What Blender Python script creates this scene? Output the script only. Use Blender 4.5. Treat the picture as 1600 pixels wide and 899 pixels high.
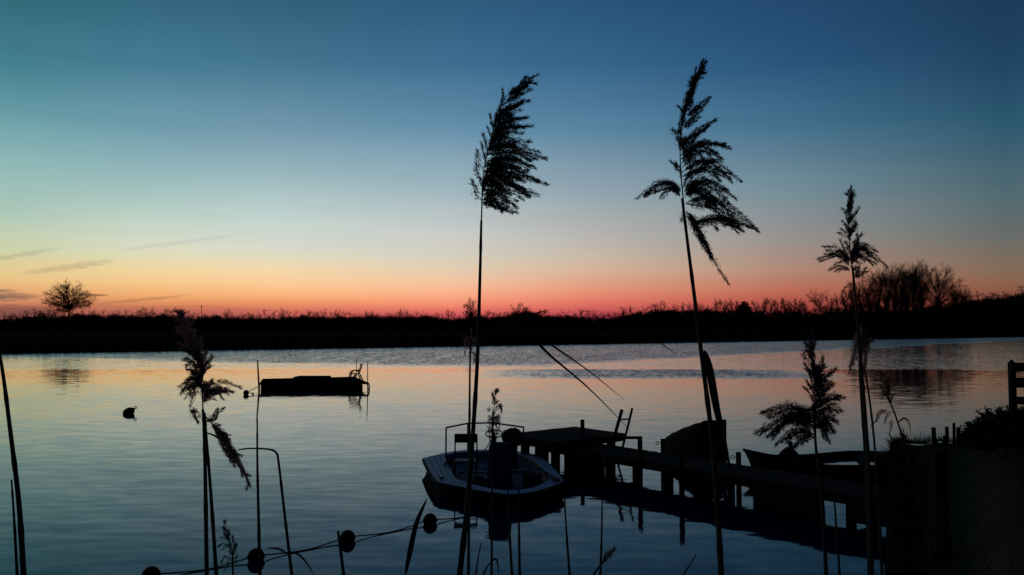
import bpy, math, random
from mathutils import Vector, Matrix
R = math.radians
scene = bpy.context.scene
for _o in list(bpy.data.objects):
    bpy.data.objects.remove(_o)
COL = scene.collection

# ------------------------------------------------------------------ camera
F = 1256.0                      # focal length in pixels of the 1600 x 899 photograph
CAMZ = 3.5
PITCH = math.atan(63.5 / F)     # the horizon runs at y = 513
cd = bpy.data.cameras.new("camera")
cd.sensor_width = 36.0
cd.lens = 36.0 * F / 1600.0
cd.clip_start = 0.05
cd.clip_end = 20000.0
cam = bpy.data.objects.new("camera", cd)
COL.objects.link(cam)
cam.location = (0, 0, CAMZ)
cam.rotation_euler = (math.pi / 2 + PITCH, 0, 0)
scene.camera = cam

def ray(px, py):
    a, b = (px - 800.0) / F, (449.5 - py) / F
    return Vector((a, math.cos(PITCH) - b * math.sin(PITCH), math.sin(PITCH) + b * math.cos(PITCH)))
def at_y(px, py, Y):
    d = ray(px, py); t = Y / d.y
    return Vector((d.x * t, Y, CAMZ + d.z * t))
def at_z(px, py, Z):
    d = ray(px, py); t = (Z - CAMZ) / d.z
    return Vector((d.x * t, d.y * t, Z))
def elev(px, py):
    d = ray(px, py).normalized(); return math.degrees(math.asin(d.z))
def azim(px, py=450):
    d = ray(px, py); return math.degrees(math.atan2(d.x, d.y))

# ------------------------------------------------------------------ world: dusk sky
scene.view_settings.view_transform = 'Standard'
scene.view_settings.look = 'None'
scene.view_settings.exposure = 0.0
scene.view_settings.gamma = 1.0
scene.view_settings.use_curve_mapping = False

def lin(c):
    c = c / 255.0
    return c / 12.92 if c <= 0.04045 else ((c + 0.055) / 1.055) ** 2.4
def col(r, g, b):
    return (lin(r), lin(g), lin(b), 1.0)

world = bpy.data.worlds.new("World")
scene.world = world
world.use_nodes = True
wt = world.node_tree
wt.nodes.clear()
WN, WL = wt.nodes, wt.links
def wmath(op, a, b=None, c=None, clamp=False):
    n = WN.new('ShaderNodeMath'); n.operation = op; n.use_clamp = clamp
    for i, v in enumerate((a, b, c)):
        if v is None: continue
        if isinstance(v, (int, float)): n.inputs[i].default_value = v
        else: WL.new(v, n.inputs[i])
    return n.outputs[0]
def wmix(fac, a, b, blend='MIX'):
    n = WN.new('ShaderNodeMix'); n.data_type = 'RGBA'; n.blend_type = blend
    for k, v in ((0, fac), (6, a), (7, b)):
        if isinstance(v, (int, float)): n.inputs[k].default_value = v
        elif isinstance(v, tuple): n.inputs[k].default_value = v
        else: WL.new(v, n.inputs[k])
    return n.outputs[2]
tc = WN.new('ShaderNodeTexCoord')
nrm = WN.new('ShaderNodeVectorMath'); nrm.operation = 'NORMALIZE'
WL.new(tc.outputs['Generated'], nrm.inputs[0])
sx = WN.new('ShaderNodeSeparateXYZ'); WL.new(nrm.outputs[0], sx.inputs[0])
EL = wmath('MULTIPLY', wmath('ARCSINE', sx.outputs[2]), 180 / math.pi)          # elevation in degrees
AZ = wmath('MULTIPLY', wmath('ARCTAN2', sx.outputs[0], sx.outputs[1]), 180 / math.pi)  # azimuth from the view axis
EL0, EL1 = -2.0, 60.0
EF = wmath('DIVIDE', wmath('SUBTRACT', EL, EL0), EL1 - EL0, clamp=True)
# measured colours of the twilight, by column and height: (y, (r,g,b))
SKY = {
    20:   [(0, (50, 106, 122)), (100, (66, 126, 142)), (170, (98, 152, 163)), (250, (140, 182, 182)), (330, (170, 198, 184)), (390, (204, 210, 170)),
           (415, (226, 206, 150)), (440, (232, 190, 130)), (462, (226, 156, 108)), (480, (190, 112, 88)), (500, (128, 74, 70))],
    230:  [(0, (50, 102, 125)), (100, (68, 123, 148)), (200, (112, 156, 173)), (270, (146, 182, 186)), (330, (182, 206, 196)), (380, (214, 216, 196)), (400, (222, 217, 182)),
           (420, (238, 212, 160)), (440, (244, 201, 140)), (460, (240, 174, 112)), (475, (217, 137, 92)), (486, (176, 98, 84)), (508, (118, 58, 62))],
    420:  [(0, (48, 96, 122)), (100, (66, 117, 143)), (200, (112, 151, 172)), (270, (150, 180, 187)), (330, (188, 208, 205)), (380, (212, 215, 204)), (400, (222, 217, 190)),
           (420, (242, 214, 170)), (440, (250, 206, 154)), (455, (250, 190, 133)), (465, (246, 172, 114)), (476, (228, 138, 97)), (487, (202, 104, 90)), (508, (130, 58, 64))],
    700:  [(0, (45, 90, 124)), (100, (59, 109, 143)), (200, (100, 142, 170)), (300, (160, 183, 191)), (370, (202, 203, 199)), (400, (212, 206, 190)), (420, (226, 205, 178)), (440, (242, 195, 160)),
           (455, (249, 180, 142)), (466, (249, 163, 127)), (476, (244, 142, 114)), (486, (226, 109, 98)), (494, (198, 82, 86)), (508, (120, 48, 62))],
    920:  [(0, (40, 83, 121)), (100, (51, 99, 138)), (200, (86, 129, 158)), (300, (143, 163, 174)), (370, (182, 180, 174)), (400, (198, 182, 166)), (420, (212, 180, 155)), (440, (222, 162, 136)),
           (455, (228, 145, 118)), (466, (227, 128, 106)), (476, (219, 108, 96)), (486, (202, 86, 87)), (494, (172, 66, 76)), (508, (110, 44, 58))],
    1240: [(0, (33, 71, 110)), (100, (40, 84, 123)), (200, (67, 112, 141)), (300, (114, 140, 150)), (370, (145, 142, 140)), (420, (172, 134, 117)),
           (450, (186, 110, 90)), (472, (174, 80, 70)), (490, (142, 54, 56)), (508, (90, 36, 46))],
    1570: [(0, (26, 58, 88)), (100, (29, 67, 98)), (200, (44, 88, 112)), (300, (78, 104, 113)), (370, (102, 106, 104)), (420, (130, 106, 86)),
           (450, (136, 90, 70)), (472, (126, 70, 58)), (490, (104, 54, 50)), (508, (74, 38, 40))],
}
def ramp_for(px, stops):
    n = WN.new('ShaderNodeValToRGB'); n.color_ramp.interpolation = 'LINEAR'
    els = []
    for y, c in stops:
        els.append(((elev(px, y) - EL0) / (EL1 - EL0), col(*c)))
    top = stops[0][1]
    e0 = elev(px, 0)
    els.append(((32.0 - EL0) / (EL1 - EL0), col(top[0] * .62, top[1] * .72, top[2] * .82)))
    els.append(((50.0 - EL0) / (EL1 - EL0), col(14, 32, 58)))
    els.append((1.0, col(10, 22, 44)))
    els.sort()
    r = n.color_ramp
    while len(r.elements) < len(els): r.elements.new(0.5)
    for e, (p, c) in zip(r.elements, els): pass
    for i, (p, c) in enumerate(els):
        r.elements[i].position = p
        r.elements[i].color = c
    WL.new(EF, n.inputs[0])
    return n.outputs[0]
cols = sorted(SKY)
outs = [ramp_for(px, SKY[px]) for px in cols]
sky = outs[0]
for i in range(1, len(cols)):
    a0, a1 = azim(cols[i - 1]), azim(cols[i])
    f = wmath('DIVIDE', wmath('SUBTRACT', AZ, a0), a1 - a0, clamp=True)
    sky = wmix(f, sky, outs[i])
# the sky away from the sunset is much darker
away = wmath('DIVIDE', wmath('SUBTRACT', wmath('ABSOLUTE', wmath('SUBTRACT', AZ, -6.0)), 40.0), 70.0, clamp=True)
sky = wmix(away, sky, col(17, 30, 50))
hz = WN.new('ShaderNodeTexNoise'); hz.inputs['Scale'].default_value = 1.0; hz.inputs['Detail'].default_value = 4.0
hv = WN.new('ShaderNodeCombineXYZ'); WL.new(wmath('MULTIPLY', AZ, .06), hv.inputs[0]); WL.new(wmath('MULTIPLY', EL, .55), hv.inputs[1]); WL.new(hv.outputs[0], hz.inputs['Vector'])
hm_ = wmath('ADD', 1.0, wmath('MULTIPLY', wmath('SUBTRACT', hz.outputs['Fac'], .5), .12))
hc = WN.new('ShaderNodeCombineXYZ')
for _i in range(3): WL.new(hm_, hc.inputs[_i])
sky = wmix(1.0, sky, hc.outputs[0], 'MULTIPLY')
# thin streaks of cloud low on the left
nz = WN.new('ShaderNodeTexNoise'); nz.inputs['Scale'].default_value = 3.0; nz.inputs['Detail'].default_value = 5.0
cv = WN.new('ShaderNodeCombineXYZ')
WL.new(wmath('MULTIPLY', AZ, 0.35), cv.inputs[0]); WL.new(wmath('MULTIPLY', EL, 2.6), cv.inputs[1])
WL.new(cv.outputs[0], nz.inputs['Vector'])
NZ = nz.outputs['Fac']
def streak(x0, y0, x1, y1, thick, strength, tint):
    global sky
    a0, e0, a1, e1 = azim(x0, y0), elev(x0, y0), azim(x1, y1), elev(x1, y1)
    ac, ec, half = (a0 + a1) / 2, (e0 + e1) / 2, abs(a1 - a0) / 2
    slope = (e1 - e0) / (a1 - a0)
    u = wmath('SUBTRACT', AZ, ac)
    v = wmath('SUBTRACT', wmath('SUBTRACT', EL, ec), wmath('MULTIPLY', u, slope))
    v = wmath('ADD', v, wmath('MULTIPLY', wmath('SUBTRACT', NZ, 0.5), thick * 0.045 * 2.2))
    un = wmath('DIVIDE', u, half)
    vn = wmath('DIVIDE', v, thick * 0.045)
    d2 = wmath('ADD', wmath('POWER', wmath('ABSOLUTE', un), 3.0), wmath('MULTIPLY', vn, vn))
    m = wmath('POWER', wmath('SUBTRACT', 1.0, d2, clamp=True), 0.8)
    m = wmath('MULTIPLY', m, wmath('ADD', 0.35, wmath('MULTIPLY', NZ, 1.2)))
    m = wmath('MULTIPLY', m, strength, clamp=True)
    sky = wmix(m, sky, tint)
streak(-60, 414, 100, 387, 4, .3, col(128, 132, 116))
streak(30, 428, 185, 407, 5, .36, col(140, 128, 104))
streak(180, 392, 380, 366, 3.5, .2, col(140, 150, 140))
streak(-120, 467, 70, 463, 6, .8, col(92, 84, 82))
streak(-60, 455, 30, 454, 3, .8, col(120, 98, 84))
streak(120, 460, 172, 462, 2.2, .85, col(120, 84, 72))
streak(130, 477, 300, 461, 2.6, .4, col(150, 88, 70))
streak(-120, 488, 90, 484, 9, .6, col(86, 66, 70))
bg = WN.new('ShaderNodeBackground'); WL.new(sky, bg.inputs[0]); bg.inputs[1].default_value = 1.0
nis = WN.new('ShaderNodeTexSky'); nis.sky_type = 'NISHITA'; nis.sun_disc = False
nis.sun_elevation = R(-4.0); nis.sun_rotation = R(-14.0)
bg2 = WN.new('ShaderNodeBackground'); WL.new(nis.outputs[0], bg2.inputs[0]); bg2.inputs[1].default_value = 0.05
add = WN.new('ShaderNodeAddShader'); WL.new(bg.outputs[0], add.inputs[0]); WL.new(bg2.outputs[0], add.inputs[1])
wo = WN.new('ShaderNodeOutputWorld'); WL.new(add.outputs[0], wo.inputs[0])

# the last of the sun, already at the horizon behind the far bank
sd = bpy.data.lights.new("sun", 'SUN'); sd.energy = 0.003; sd.angle = R(30); sd.color = (1.0, .5, .3)
sun = bpy.data.objects.new("sun", sd); COL.objects.link(sun)
_sd = Vector((math.sin(R(-14)) * math.cos(R(1)), math.cos(R(-14)) * math.cos(R(1)), math.sin(R(1))))
sun.rotation_euler = _sd.to_track_quat('Z', 'Y').to_euler()

# ------------------------------------------------------------------ materials
def mat(name, base, rough=.8, spec=.3, var=.35, scale=6.0, stretch=(1, 1, 1), base2=None, bump=0.0, metallic=0.0):
    m = bpy.data.materials.new(name); m.use_nodes = True
    nt = m.node_tree; p = nt.nodes['Principled BSDF']
    p.inputs['Roughness'].default_value = rough
    p.inputs['Specular IOR Level'].default_value = spec
    p.inputs['Metallic'].default_value = metallic
    t = nt.nodes.new('ShaderNodeTexCoord'); mp = nt.nodes.new('ShaderNodeMapping')
    mp.inputs['Scale'].default_value = stretch
    nt.links.new(t.outputs['Object'], mp.inputs[0])
    n = nt.nodes.new('ShaderNodeTexNoise'); n.inputs['Scale'].default_value = scale; n.inputs['Detail'].default_value = 6
    nt.links.new(mp.outputs[0], n.inputs['Vector'])
    r = nt.nodes.new('ShaderNodeValToRGB')
    lo = tuple(c * (1 - var) for c in base); hi = base2 or tuple(min(1, c * (1 + var)) for c in base)
    r.color_ramp.elements[0].position = .32; r.color_ramp.elements[1].position = .68
    r.color_ramp.elements[0].color = lo + (1,); r.color_ramp.elements[1].color = hi + (1,)
    nt.links.new(n.outputs['Fac'], r.inputs[0]); nt.links.new(r.outputs[0], p.inputs['Base Color'])
    if bump:
        b = nt.nodes.new('ShaderNodeBump'); b.inputs['Strength'].default_value = bump; b.inputs['Distance'].default_value = .01
        nt.links.new(n.outputs['Fac'], b.inputs['Height']); nt.links.new(b.outputs[0], p.inputs['Normal'])
    return m
M = {}
M['bark'] = mat('bark', (.035, .026, .022), .9, .1, .4, 3)
M['twig'] = mat('twig', (.04, .024, .022), .9, .1, .3, 3)
M['thicket'] = mat('thicket_twigs', (.022, .018, .014), .95, .0, .4, .6)
M['far_reed'] = mat('far_reeds', (.03, .025, .016), .95, .0, .4, .4)
M['reed'] = mat('dry_reed_stem', (.085, .062, .042), .7, .3, .4, 30, (1, 1, .1))
M['plume'] = mat('reed_plume', (.19, .135, .12), .9, .1, .4, 40)
def lit_pale_plume():  # fluffy heads; raised paleness and translucency stand in for light on them
    m = mat('lit_pale_reed_plume', (.40, .30, .27), .9, .05, .3, 40); nt = m.node_tree; p = nt.nodes['Principled BSDF']
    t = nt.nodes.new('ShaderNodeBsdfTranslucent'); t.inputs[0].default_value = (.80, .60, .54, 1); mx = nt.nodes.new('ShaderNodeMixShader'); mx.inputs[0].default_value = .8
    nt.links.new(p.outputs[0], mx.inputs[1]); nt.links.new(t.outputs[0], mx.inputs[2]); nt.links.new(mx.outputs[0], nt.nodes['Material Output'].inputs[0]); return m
M['lit_pale_plume'] = lit_pale_plume()
M['leaf'] = mat('dry_reed_leaf', (.075, .058, .04), .75, .2, .4, 30)
M['wood'] = mat('weathered_wood', (.036, .031, .027), .95, .03, .45, 9, (1, 12, 4), bump=.3)
M['wet_wood'] = mat('wet_dark_wood', (.02, .017, .014), .85, .08, .4, 8, (3, 3, .6), bump=.3)
M['raft_wood'] = mat('tarred_raft_wood', (.008, .007, .006), 1.0, 0.0, .4, 6)
M['deck_paint'] = mat('worn_deck_paint', (.58, .58, .66), .7, .2, .3, 7, (1, 1, 1), bump=.1)
M['hull'] = mat('dark_hull', (.012, .011, .013), .8, .1, .3, 4)
M['cockpit'] = mat('cockpit_lining', (.16, .13, .19), .85, .2, .3, 5)
M['tarp'] = mat('blue_tarp', (.022, .026, .09), .8, .1, .3, 5, bump=.2)
M['metal'] = mat('dull_metal', (.05, .05, .055), .5, .5, .3, 12)
M['black'] = mat('black_plastic', (.018, .018, .018), .6, .3, .3, 10)
M['rope'] = mat('old_rope', (.035, .03, .026), .95, .1, .3, 60)
M['float'] = mat('float_plastic', (.016, .011, .011), .75, .1, .3, 8)
M['sand'] = mat('trodden_sand', (.075, .068, .06), .95, .1, .5, 1.6, bump=.2)
M['earth'] = mat('dark_earth', (.03, .027, .02), .98, .0, .5, 1.2)
M['grass'] = mat('dark_grass', (.022, .026, .013), .95, .05, .4, 4)
M['dinghy'] = mat('dinghy_hull', (.013, .012, .013), .8, .08, .3, 5)
M['transom'] = mat('pale_transom', (.035, .034, .036), .85, .1, .25, 6)

# water: dark body, Fresnel reflection, ripples that grow rough in the wind out near the far bank
def water_material():
    m = bpy.data.materials.new('river_water'); m.use_nodes = True
    nt = m.node_tree; N, L = nt.nodes, nt.links
    p = N['Principled BSDF']
    p.inputs['Base Color'].default_value = (.009, .006, .038, 1)
    p.inputs['Roughness'].default_value = .045
    p.inputs['IOR'].default_value = 1.275
    def mth(op, a, b=None, clamp=False):
        n = N.new('ShaderNodeMath'); n.operation = op; n.use_clamp = clamp
        for i, v in enumerate((a, b)):
            if v is None: continue
            if isinstance(v, (int, float)): n.inputs[i].default_value = v
            else: L.new(v, n.inputs[i])
        return n.outputs[0]
    tc = N.new('ShaderNodeTexCoord')
    sp = N.new('ShaderNodeSeparateXYZ'); L.new(tc.outputs['Object'], sp.inputs[0])
    def noise(scale, sx, sy, det, off=0.0, rot=0.0, rough=.5):
        mp = N.new('ShaderNodeMapping'); mp.inputs['Scale'].default_value = (sx, sy, 1); mp.inputs['Location'].default_value = (off, off * .7, off * .3)
        mp.inputs['Rotation'].default_value = (0, 0, rot)
        L.new(tc.outputs['Object'], mp.inputs[0])
        n = N.new('ShaderNodeTexNoise'); n.inputs['Scale'].default_value = scale; n.inputs['Detail'].default_value = det; n.inputs['Roughness'].default_value = rough
        L.new(mp.outputs[0], n.inputs['Vector'])
        return n
    def slopes(n, amp):
        s = N.new('ShaderNodeSeparateColor'); L.new(n.outputs['Color'], s.inputs[0])
        a = mth('MULTIPLY', mth('SUBTRACT', s.outputs[0], .5), amp)
        b = mth('MULTIPLY', mth('SUBTRACT', s.outputs[1], .5), amp)
        return a, b
    # wind field: calm near, ripples beyond a wavering line, a few cat's paws
    patch = noise(.03, .55, 1.6, 3, 3.1, R(38)).outputs['Fac']
    X, Y = sp.outputs[0], sp.outputs[1]
    wob = mth('MULTIPLY', mth('SUBTRACT', patch, .5), 22)
    Yw = mth('ADD', Y, wob)
    line = mth('ADD', mth('ADD', 71.0, mth('MULTIPLY', mth('MAXIMUM', mth('SUBTRACT', X, 2.0), 0.0), 1.1)), mth('MULTIPLY', mth('MAXIMUM', mth('SUBTRACT', -9.0, X), 0.0), .45))
    far = mth('DIVIDE', mth('SUBTRACT', Yw, line), 9.0, clamp=True)
    def band(v, a, b, fa, fb):
        return mth('MULTIPLY', mth('DIVIDE', mth('SUBTRACT', v, a), fa, True), mth('DIVIDE', mth('SUBTRACT', b, v), fb, True))
    paw = mth('MULTIPLY', band(mth('ADD', Y, mth('MULTIPLY', wob, .12)), 55.0, 69.5, 5.0, 2.0), band(X, -3.0, 25.0, 8.0, 7.0))
    left_ = mth('MULTIPLY', mth('MULTIPLY', band(mth('ADD', Y, mth('MULTIPLY', wob, .3)), 33.0, 52.0, 6.0, 2.5), mth('DIVIDE', mth('SUBTRACT', -7.0, X), 12.0, True)), .05)
    paw = mth('MAXIMUM', paw, left_)
    haze_ = mth('MULTIPLY', band(Yw, 68.0, 400.0, 4.0, 50.0), .18)
    mid = mth('DIVIDE', mth('SUBTRACT', noise(.05, .35, 1.5, 2, 11.3, R(8)).outputs['Fac'], .56), .1, clamp=True)
    a1, b1 = slopes(noise(2.1, .5, 1.7, 3, 0.0, R(6)), A_SMALL)      # the short ripple everywhere
    a2, b2 = slopes(noise(.16, .6, 1.6, 2, 5.0, R(-12)), A_SWELL)      # a lazy long swell
    a3, b3 = slopes(noise(2.2, .8, 1.6, 3, 9.0, R(20)), A_WIND)        # the wind ripple: only its near faces show at this low angle
    b3 = mth('MULTIPLY', mth('ABSOLUTE', b3), -1.0)
    grp = mth('ADD', .25, mth('MULTIPLY', noise(.75, 1.0, .16, 2, 2.2).outputs['Fac'], 1.5))
    wind = mth('MAXIMUM', mth('MAXIMUM', far, mth('MULTIPLY', paw, .95)), mth('MAXIMUM', haze_, mth('MULTIPLY', mid, .03)))
    wind = mth('MULTIPLY', wind, grp)
    ax = mth('ADD', mth('ADD', mth('MULTIPLY', a1, .5), mth('MULTIPLY', a2, .5)), mth('MULTIPLY', a3, mth('MULTIPLY', wind, .4)))
    by = mth('ADD', mth('ADD', b1, b2), mth('MULTIPLY', b3, wind))
    c = N.new('ShaderNodeCombineXYZ'); L.new(ax, c.inputs[0]); L.new(by, c.inputs[1]); c.inputs[2].default_value = 1.0
    nn = N.new('ShaderNodeVectorMath'); nn.operation = 'NORMALIZE'; L.new(c.outputs[0], nn.inputs[0])
    L.new(nn.outputs[0], p.inputs['Normal'])
    return m
W_LINE, W_SLOPE = 70.0, 0.12
A_SMALL, A_SWELL, A_WIND = .062, .007, 1.75
M['water'] = water_material()

# ------------------------------------------------------------------ mesh helpers
class MB:
    def __init__(self):
        self.v, self.f = [], []
    def tube(self, pts, rad, sides=6, cap=True):
        pts = [Vector(p) for p in pts]
        if not isinstance(rad, (list, tuple)): rad = [rad] * len(pts)
        b0 = len(self.v)
        ref = None
        for i, p in enumerate(pts):
            t = (pts[min(i + 1, len(pts) - 1)] - pts[max(i - 1, 0)])
            if t.length < 1e-9: t = Vector((0, 0, 1))
            t.normalize()
            if ref is None:
                ref = Vector((1, 0, 0)) if abs(t.x) < .8 else Vector((0, 1, 0))
            u = t.cross(ref); u.normalize(); w = t.cross(u)
            ref = w.cross(t) if False else ref
            r = rad[i]
            for k in range(sides):
                a = 2 * math.pi * k / sides
                q = p + u * (math.cos(a) * r) + w * (math.sin(a) * r)
                self.v.append((q.x, q.y, q.z))
        n = len(pts)
        for i in range(n - 1):
            for k in range(sides):
                a = b0 + i * sides + k; b = b0 + i * sides + (k + 1) % sides
                self.f.append((a, b, b + sides, a + sides))
        if cap:
            self.f.append(tuple(b0 + k for k in reversed(range(sides))))
            self.f.append(tuple(b0 + (n - 1) * sides + k for k in range(sides)))
        return self
    def box(self, c, s, rz=0.0, mat4=None, bevel=0.0):
        c = Vector(c); hx, hy, hz = s[0] / 2, s[1] / 2, s[2] / 2
        Mx = mat4 or Matrix.Rotation(rz, 4, 'Z')
        b0 = len(self.v)
        if bevel <= 0:
            for z in (-hz, hz):
                for x, y in ((-hx, -hy), (hx, -hy), (hx, hy), (-hx, hy)):
                    q = c + (Mx @ Vector((x, y, z))); self.v.append(tuple(q))
            for f in ((0, 3, 2, 1), (4, 5, 6, 7), (0, 1, 5, 4), (1, 2, 6, 5), (2, 3, 7, 6), (3, 0, 4, 7)):
                self.f.append(tuple(b0 + k for k in f))
        else:
            e = bevel
            rings = [(-hz, e), (-hz + e, 0), (hz - e, 0), (hz, e)]
            for z, i in rings:
                for x, y in ((-hx + e, -hy + i), (hx - e, -hy + i), (hx - i, -hy + e), (hx - i, hy - e), (hx - e, hy - i), (-hx + e, hy - i), (-hx + i, hy - e), (-hx + i, -hy + e)):
                    q = c + (Mx @ Vector((x, y, z))); self.v.append(tuple(q))
            for j in range(3):
                for k in range(8):
                    a = b0 + j * 8 + k; b = b0 + j * 8 + (k + 1) % 8
                    self.f.append((a, b, b + 8, a + 8))
            self.f.append(tuple(b0 + k for k in reversed(range(8))))
            self.f.append(tuple(b0 + 24 + k for k in range(8)))
        return self
    def bar(self, a, b, w, h):
        """a squared bar from a to b, w wide and h high"""
        a, b = Vector(a), Vector(b); t = b - a; L = t.length; t.normalize()
        up = Vector((0, 0, 1)) if abs(t.z) < .95 else Vector((0, 1, 0))
        s = t.cross(up); s.normalize(); u = s.cross(t)
        m4 = Matrix((t, s, u)).transposed().to_4x4()
        return self.box((a + b) / 2, (L, w, h), mat4=m4, bevel=min(w, h) * .08)
    def prism(self, poly, z0, z1):
        n = len(poly); b0 = len(self.v)
        for z in (z0, z1):
            for p in poly: self.v.append((p[0], p[1], z))
        for k in range(n):
            self.f.append((b0 + k, b0 + (k + 1) % n, b0 + n + (k + 1) % n, b0 + n + k))
        self.f.append(tuple(b0 + k for k in reversed(range(n)))); self.f.append(tuple(b0 + n + k for k in range(n)))
        return self
    def ball(self, c, r, sx=1, sy=1, sz=1, seg=14, rings=9, rot=None):
        c = Vector(c); b0 = len(self.v); Mx = rot or Matrix.Identity(3)
        for i in range(rings + 1):
            th = math.pi * i / rings
            for k in range(seg):
                a = 2 * math.pi * k / seg
                q = c + Mx @ Vector((math.sin(th) * math.cos(a) * r * sx, math.sin(th) * math.sin(a) * r * sy, math.cos(th) * r * sz))
                self.v.append(tuple(q))
        for i in range(rings):
            for k in range(seg):
                a = b0 + i * seg + k; b = b0 + i * seg + (k + 1) % seg
                self.f.append((a, a + seg, b + seg, b))
        return self
    def torus(self, c, R1, r, axis=(0, 0, 1), seg=20, sides=6):
        ax = Vector(axis).normalized(); u = ax.orthogonal().normalized(); w = ax.cross(u); c = Vector(c)
        b0 = len(self.v)
        for i in range(seg):
            a = 2 * math.pi * i / seg; d = u * math.cos(a) + w * math.sin(a)
            for k in range(sides):
                b = 2 * math.pi * k / sides
                self.v.append(tuple(c + d * (R1 + r * math.cos(b)) + ax * (r * math.sin(b))))
        for i in range(seg):
            for k in range(sides):
                a = b0 + i * sides + k; b = b0 + i * sides + (k + 1) % sides
                a2 = b0 + ((i + 1) % seg) * sides + k; b2 = b0 + ((i + 1) % seg) * sides + (k + 1) % sides
                self.f.append((a, a2, b2, b))
        return self
    def spike(self, p, d, L, w):
        """one spikelet: a slim three-sided spindle"""
        p = Vector(p); d = Vector(d).normalized(); u = d.orthogonal().normalized(); v = d.cross(u); b0 = len(self.v)
        self.v.append(tuple(p)); q = p + d * (L * .4)
        for k in range(3):
            a = 2.094 * k; self.v.append(tuple(q + u * (w * math.cos(a)) + v * (w * math.sin(a))))
        self.v.append(tuple(p + d * L))
        for k in range(3):
            a, b = b0 + 1 + k, b0 + 1 + (k + 1) % 3
            self.f.append((b0, b, a)); self.f.append((a, b, b0 + 4))
        return self
    def ribbon(self, pts, widths, side=(0, 1, 0), fold=.25):
        """a leaf blade: folded along its midrib"""
        pts = [Vector(p) for p in pts]; b0 = len(self.v); n = len(pts)
        for i, p in enumerate(pts):
            t = (pts[min(i + 1, n - 1)] - pts[max(i - 1, 0)]).normalized()
            s = t.cross(Vector(side)); s = s.normalized() if s.length > 1e-6 else Vector((1, 0, 0)); nrm_ = t.cross(s)
            w = widths[i] / 2
            for q in (p - s * w, p + nrm_ * (w * fold * 2), p + s * w, p - nrm_ * .0006 + nrm_ * (w * fold * 1.2)): self.v.append(tuple(q))
        for i in range(n - 1):
            a = b0 + 4 * i
            for k in range(4):
                b = (k + 1) % 4
                self.f.append((a + k, a + 4 + k, a + 4 + b, a + b))
        return self
    def grid(self, fn, nu, nv):
        b0 = len(self.v)
        for i in range(nu + 1):
            for j in range(nv + 1): self.v.append(tuple(fn(i / nu, j / nv)))
        for i in range(nu):
            for j in range(nv):
                a = b0 + i * (nv + 1) + j; self.f.append((a, a + nv + 1, a + nv + 2, a + 1))
        return self
    def build(self, name, m, parent=None, smooth=False, origin=None):
        me = bpy.data.meshes.new(name)
        vs = self.v
        if origin is not None:
            ox, oy, oz = origin; vs = [(a - ox, b - oy, c - oz) for a, b, c in vs]
        me.from_pydata(vs, [], self.f); me.update()
        if smooth:
            me.polygons.foreach_set('use_smooth', [True] * len(me.polygons))
        me.materials.append(M[m] if isinstance(m, str) else m)
        o = bpy.data.objects.new(name, me); COL.objects.link(o)
        if origin is not None: o.location = origin
        if parent is not None:
            o.parent = parent
            o.location = Vector(origin or (0, 0, 0)) - parent.location if not parent.parent else Vector(origin or (0, 0, 0)) - parent.matrix_world_pos if False else (Vector(origin or (0, 0, 0)) - world_loc(parent))
        return o
def world_loc(o):
    v = Vector((0, 0, 0))
    while o is not None:
        v += o.location; o = o.parent
    return v
def tag(o, label=None, cat=None, group=None, kind=None):
    if label: o['label'] = label
    if cat: o['category'] = cat
    if group: o['group'] = group
    if kind: o['kind'] = kind
    return o
def thing(name, label, cat, loc, group=None):
    o = bpy.data.objects.new(name, None); COL.objects.link(o); o.location = loc; o.empty_display_size = .1
    return tag(o, label, cat, group)
def smooth_px(pts, n):
    """Catmull-Rom through pixel points"""
    if len(pts) == 2:
        (a, b), (c, d) = pts
        return [(a + (c - a) * i / n, b + (d - b) * i / n) for i in range(n + 1)]
    P = [pts[0]] + list(pts) + [pts[-1]]
    out = []
    m = len(pts) - 1
    for i in range(n + 1):
        t = i / n * m; k = min(int(t), m - 1); u = t - k
        p0, p1, p2, p3 = P[k], P[k + 1], P[k + 2], P[k + 3]
        out.append(tuple(.5 * (2 * p1[j] + (p2[j] - p0[j]) * u + (2 * p0[j] - 5 * p1[j] + 4 * p2[j] - p3[j]) * u * u + (3 * p1[j] - p0[j] - 3 * p2[j] + p3[j]) * u ** 3) for j in range(len(p1))))
    return out
def sstep(a, b, x):
    t = max(0, min(1, (x - a) / (b - a))); return t * t * (3 - 2 * t)

# ------------------------------------------------------------------ the setting
def bank_z(x, y):
    """the near bank the photographer stands on: it falls to the water in front"""
    e = 4.8 + .5 * math.sin(x * .7) + .3 * math.sin(x * 1.9)
    z = 1.8 - 2.6 * sstep(1.0, e + 1.5, y)
    return z + .05 * math.sin(x * 3.1 + y * 2.3)
g = MB()
xs = [-4000, -600, -120, -40] + [-20 + i for i in range(41)] + [40, 120, 600, 4000]
ys = [-4000, -400, -60, -12, -6, -3, -1] + [i * .5 for i in range(17)] + [12, 40, 150, 600, 6000]
def gz(x, y): return bank_z(x, y) if y < 8 else -1.6
for x in xs:
    for y in ys: g.v.append((x, y, max(-1.6, gz(x, y))))
for i in range(len(xs) - 1):
    for j in range(len(ys) - 1):
        a = i * len(ys) + j; b = a + len(ys); g.f.append((a, b, b + 1, a + 1))
tag(g.build('ground', 'earth', smooth=True), kind='structure')
w = MB(); w.v = [(-6000, -50, 0), (6000, -50, 0), (6000, 6000, 0), (-6000, 6000, 0)]; w.f = [(0, 1, 2, 3)]
tag(w.build('water', 'water'), kind='structure')

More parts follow.
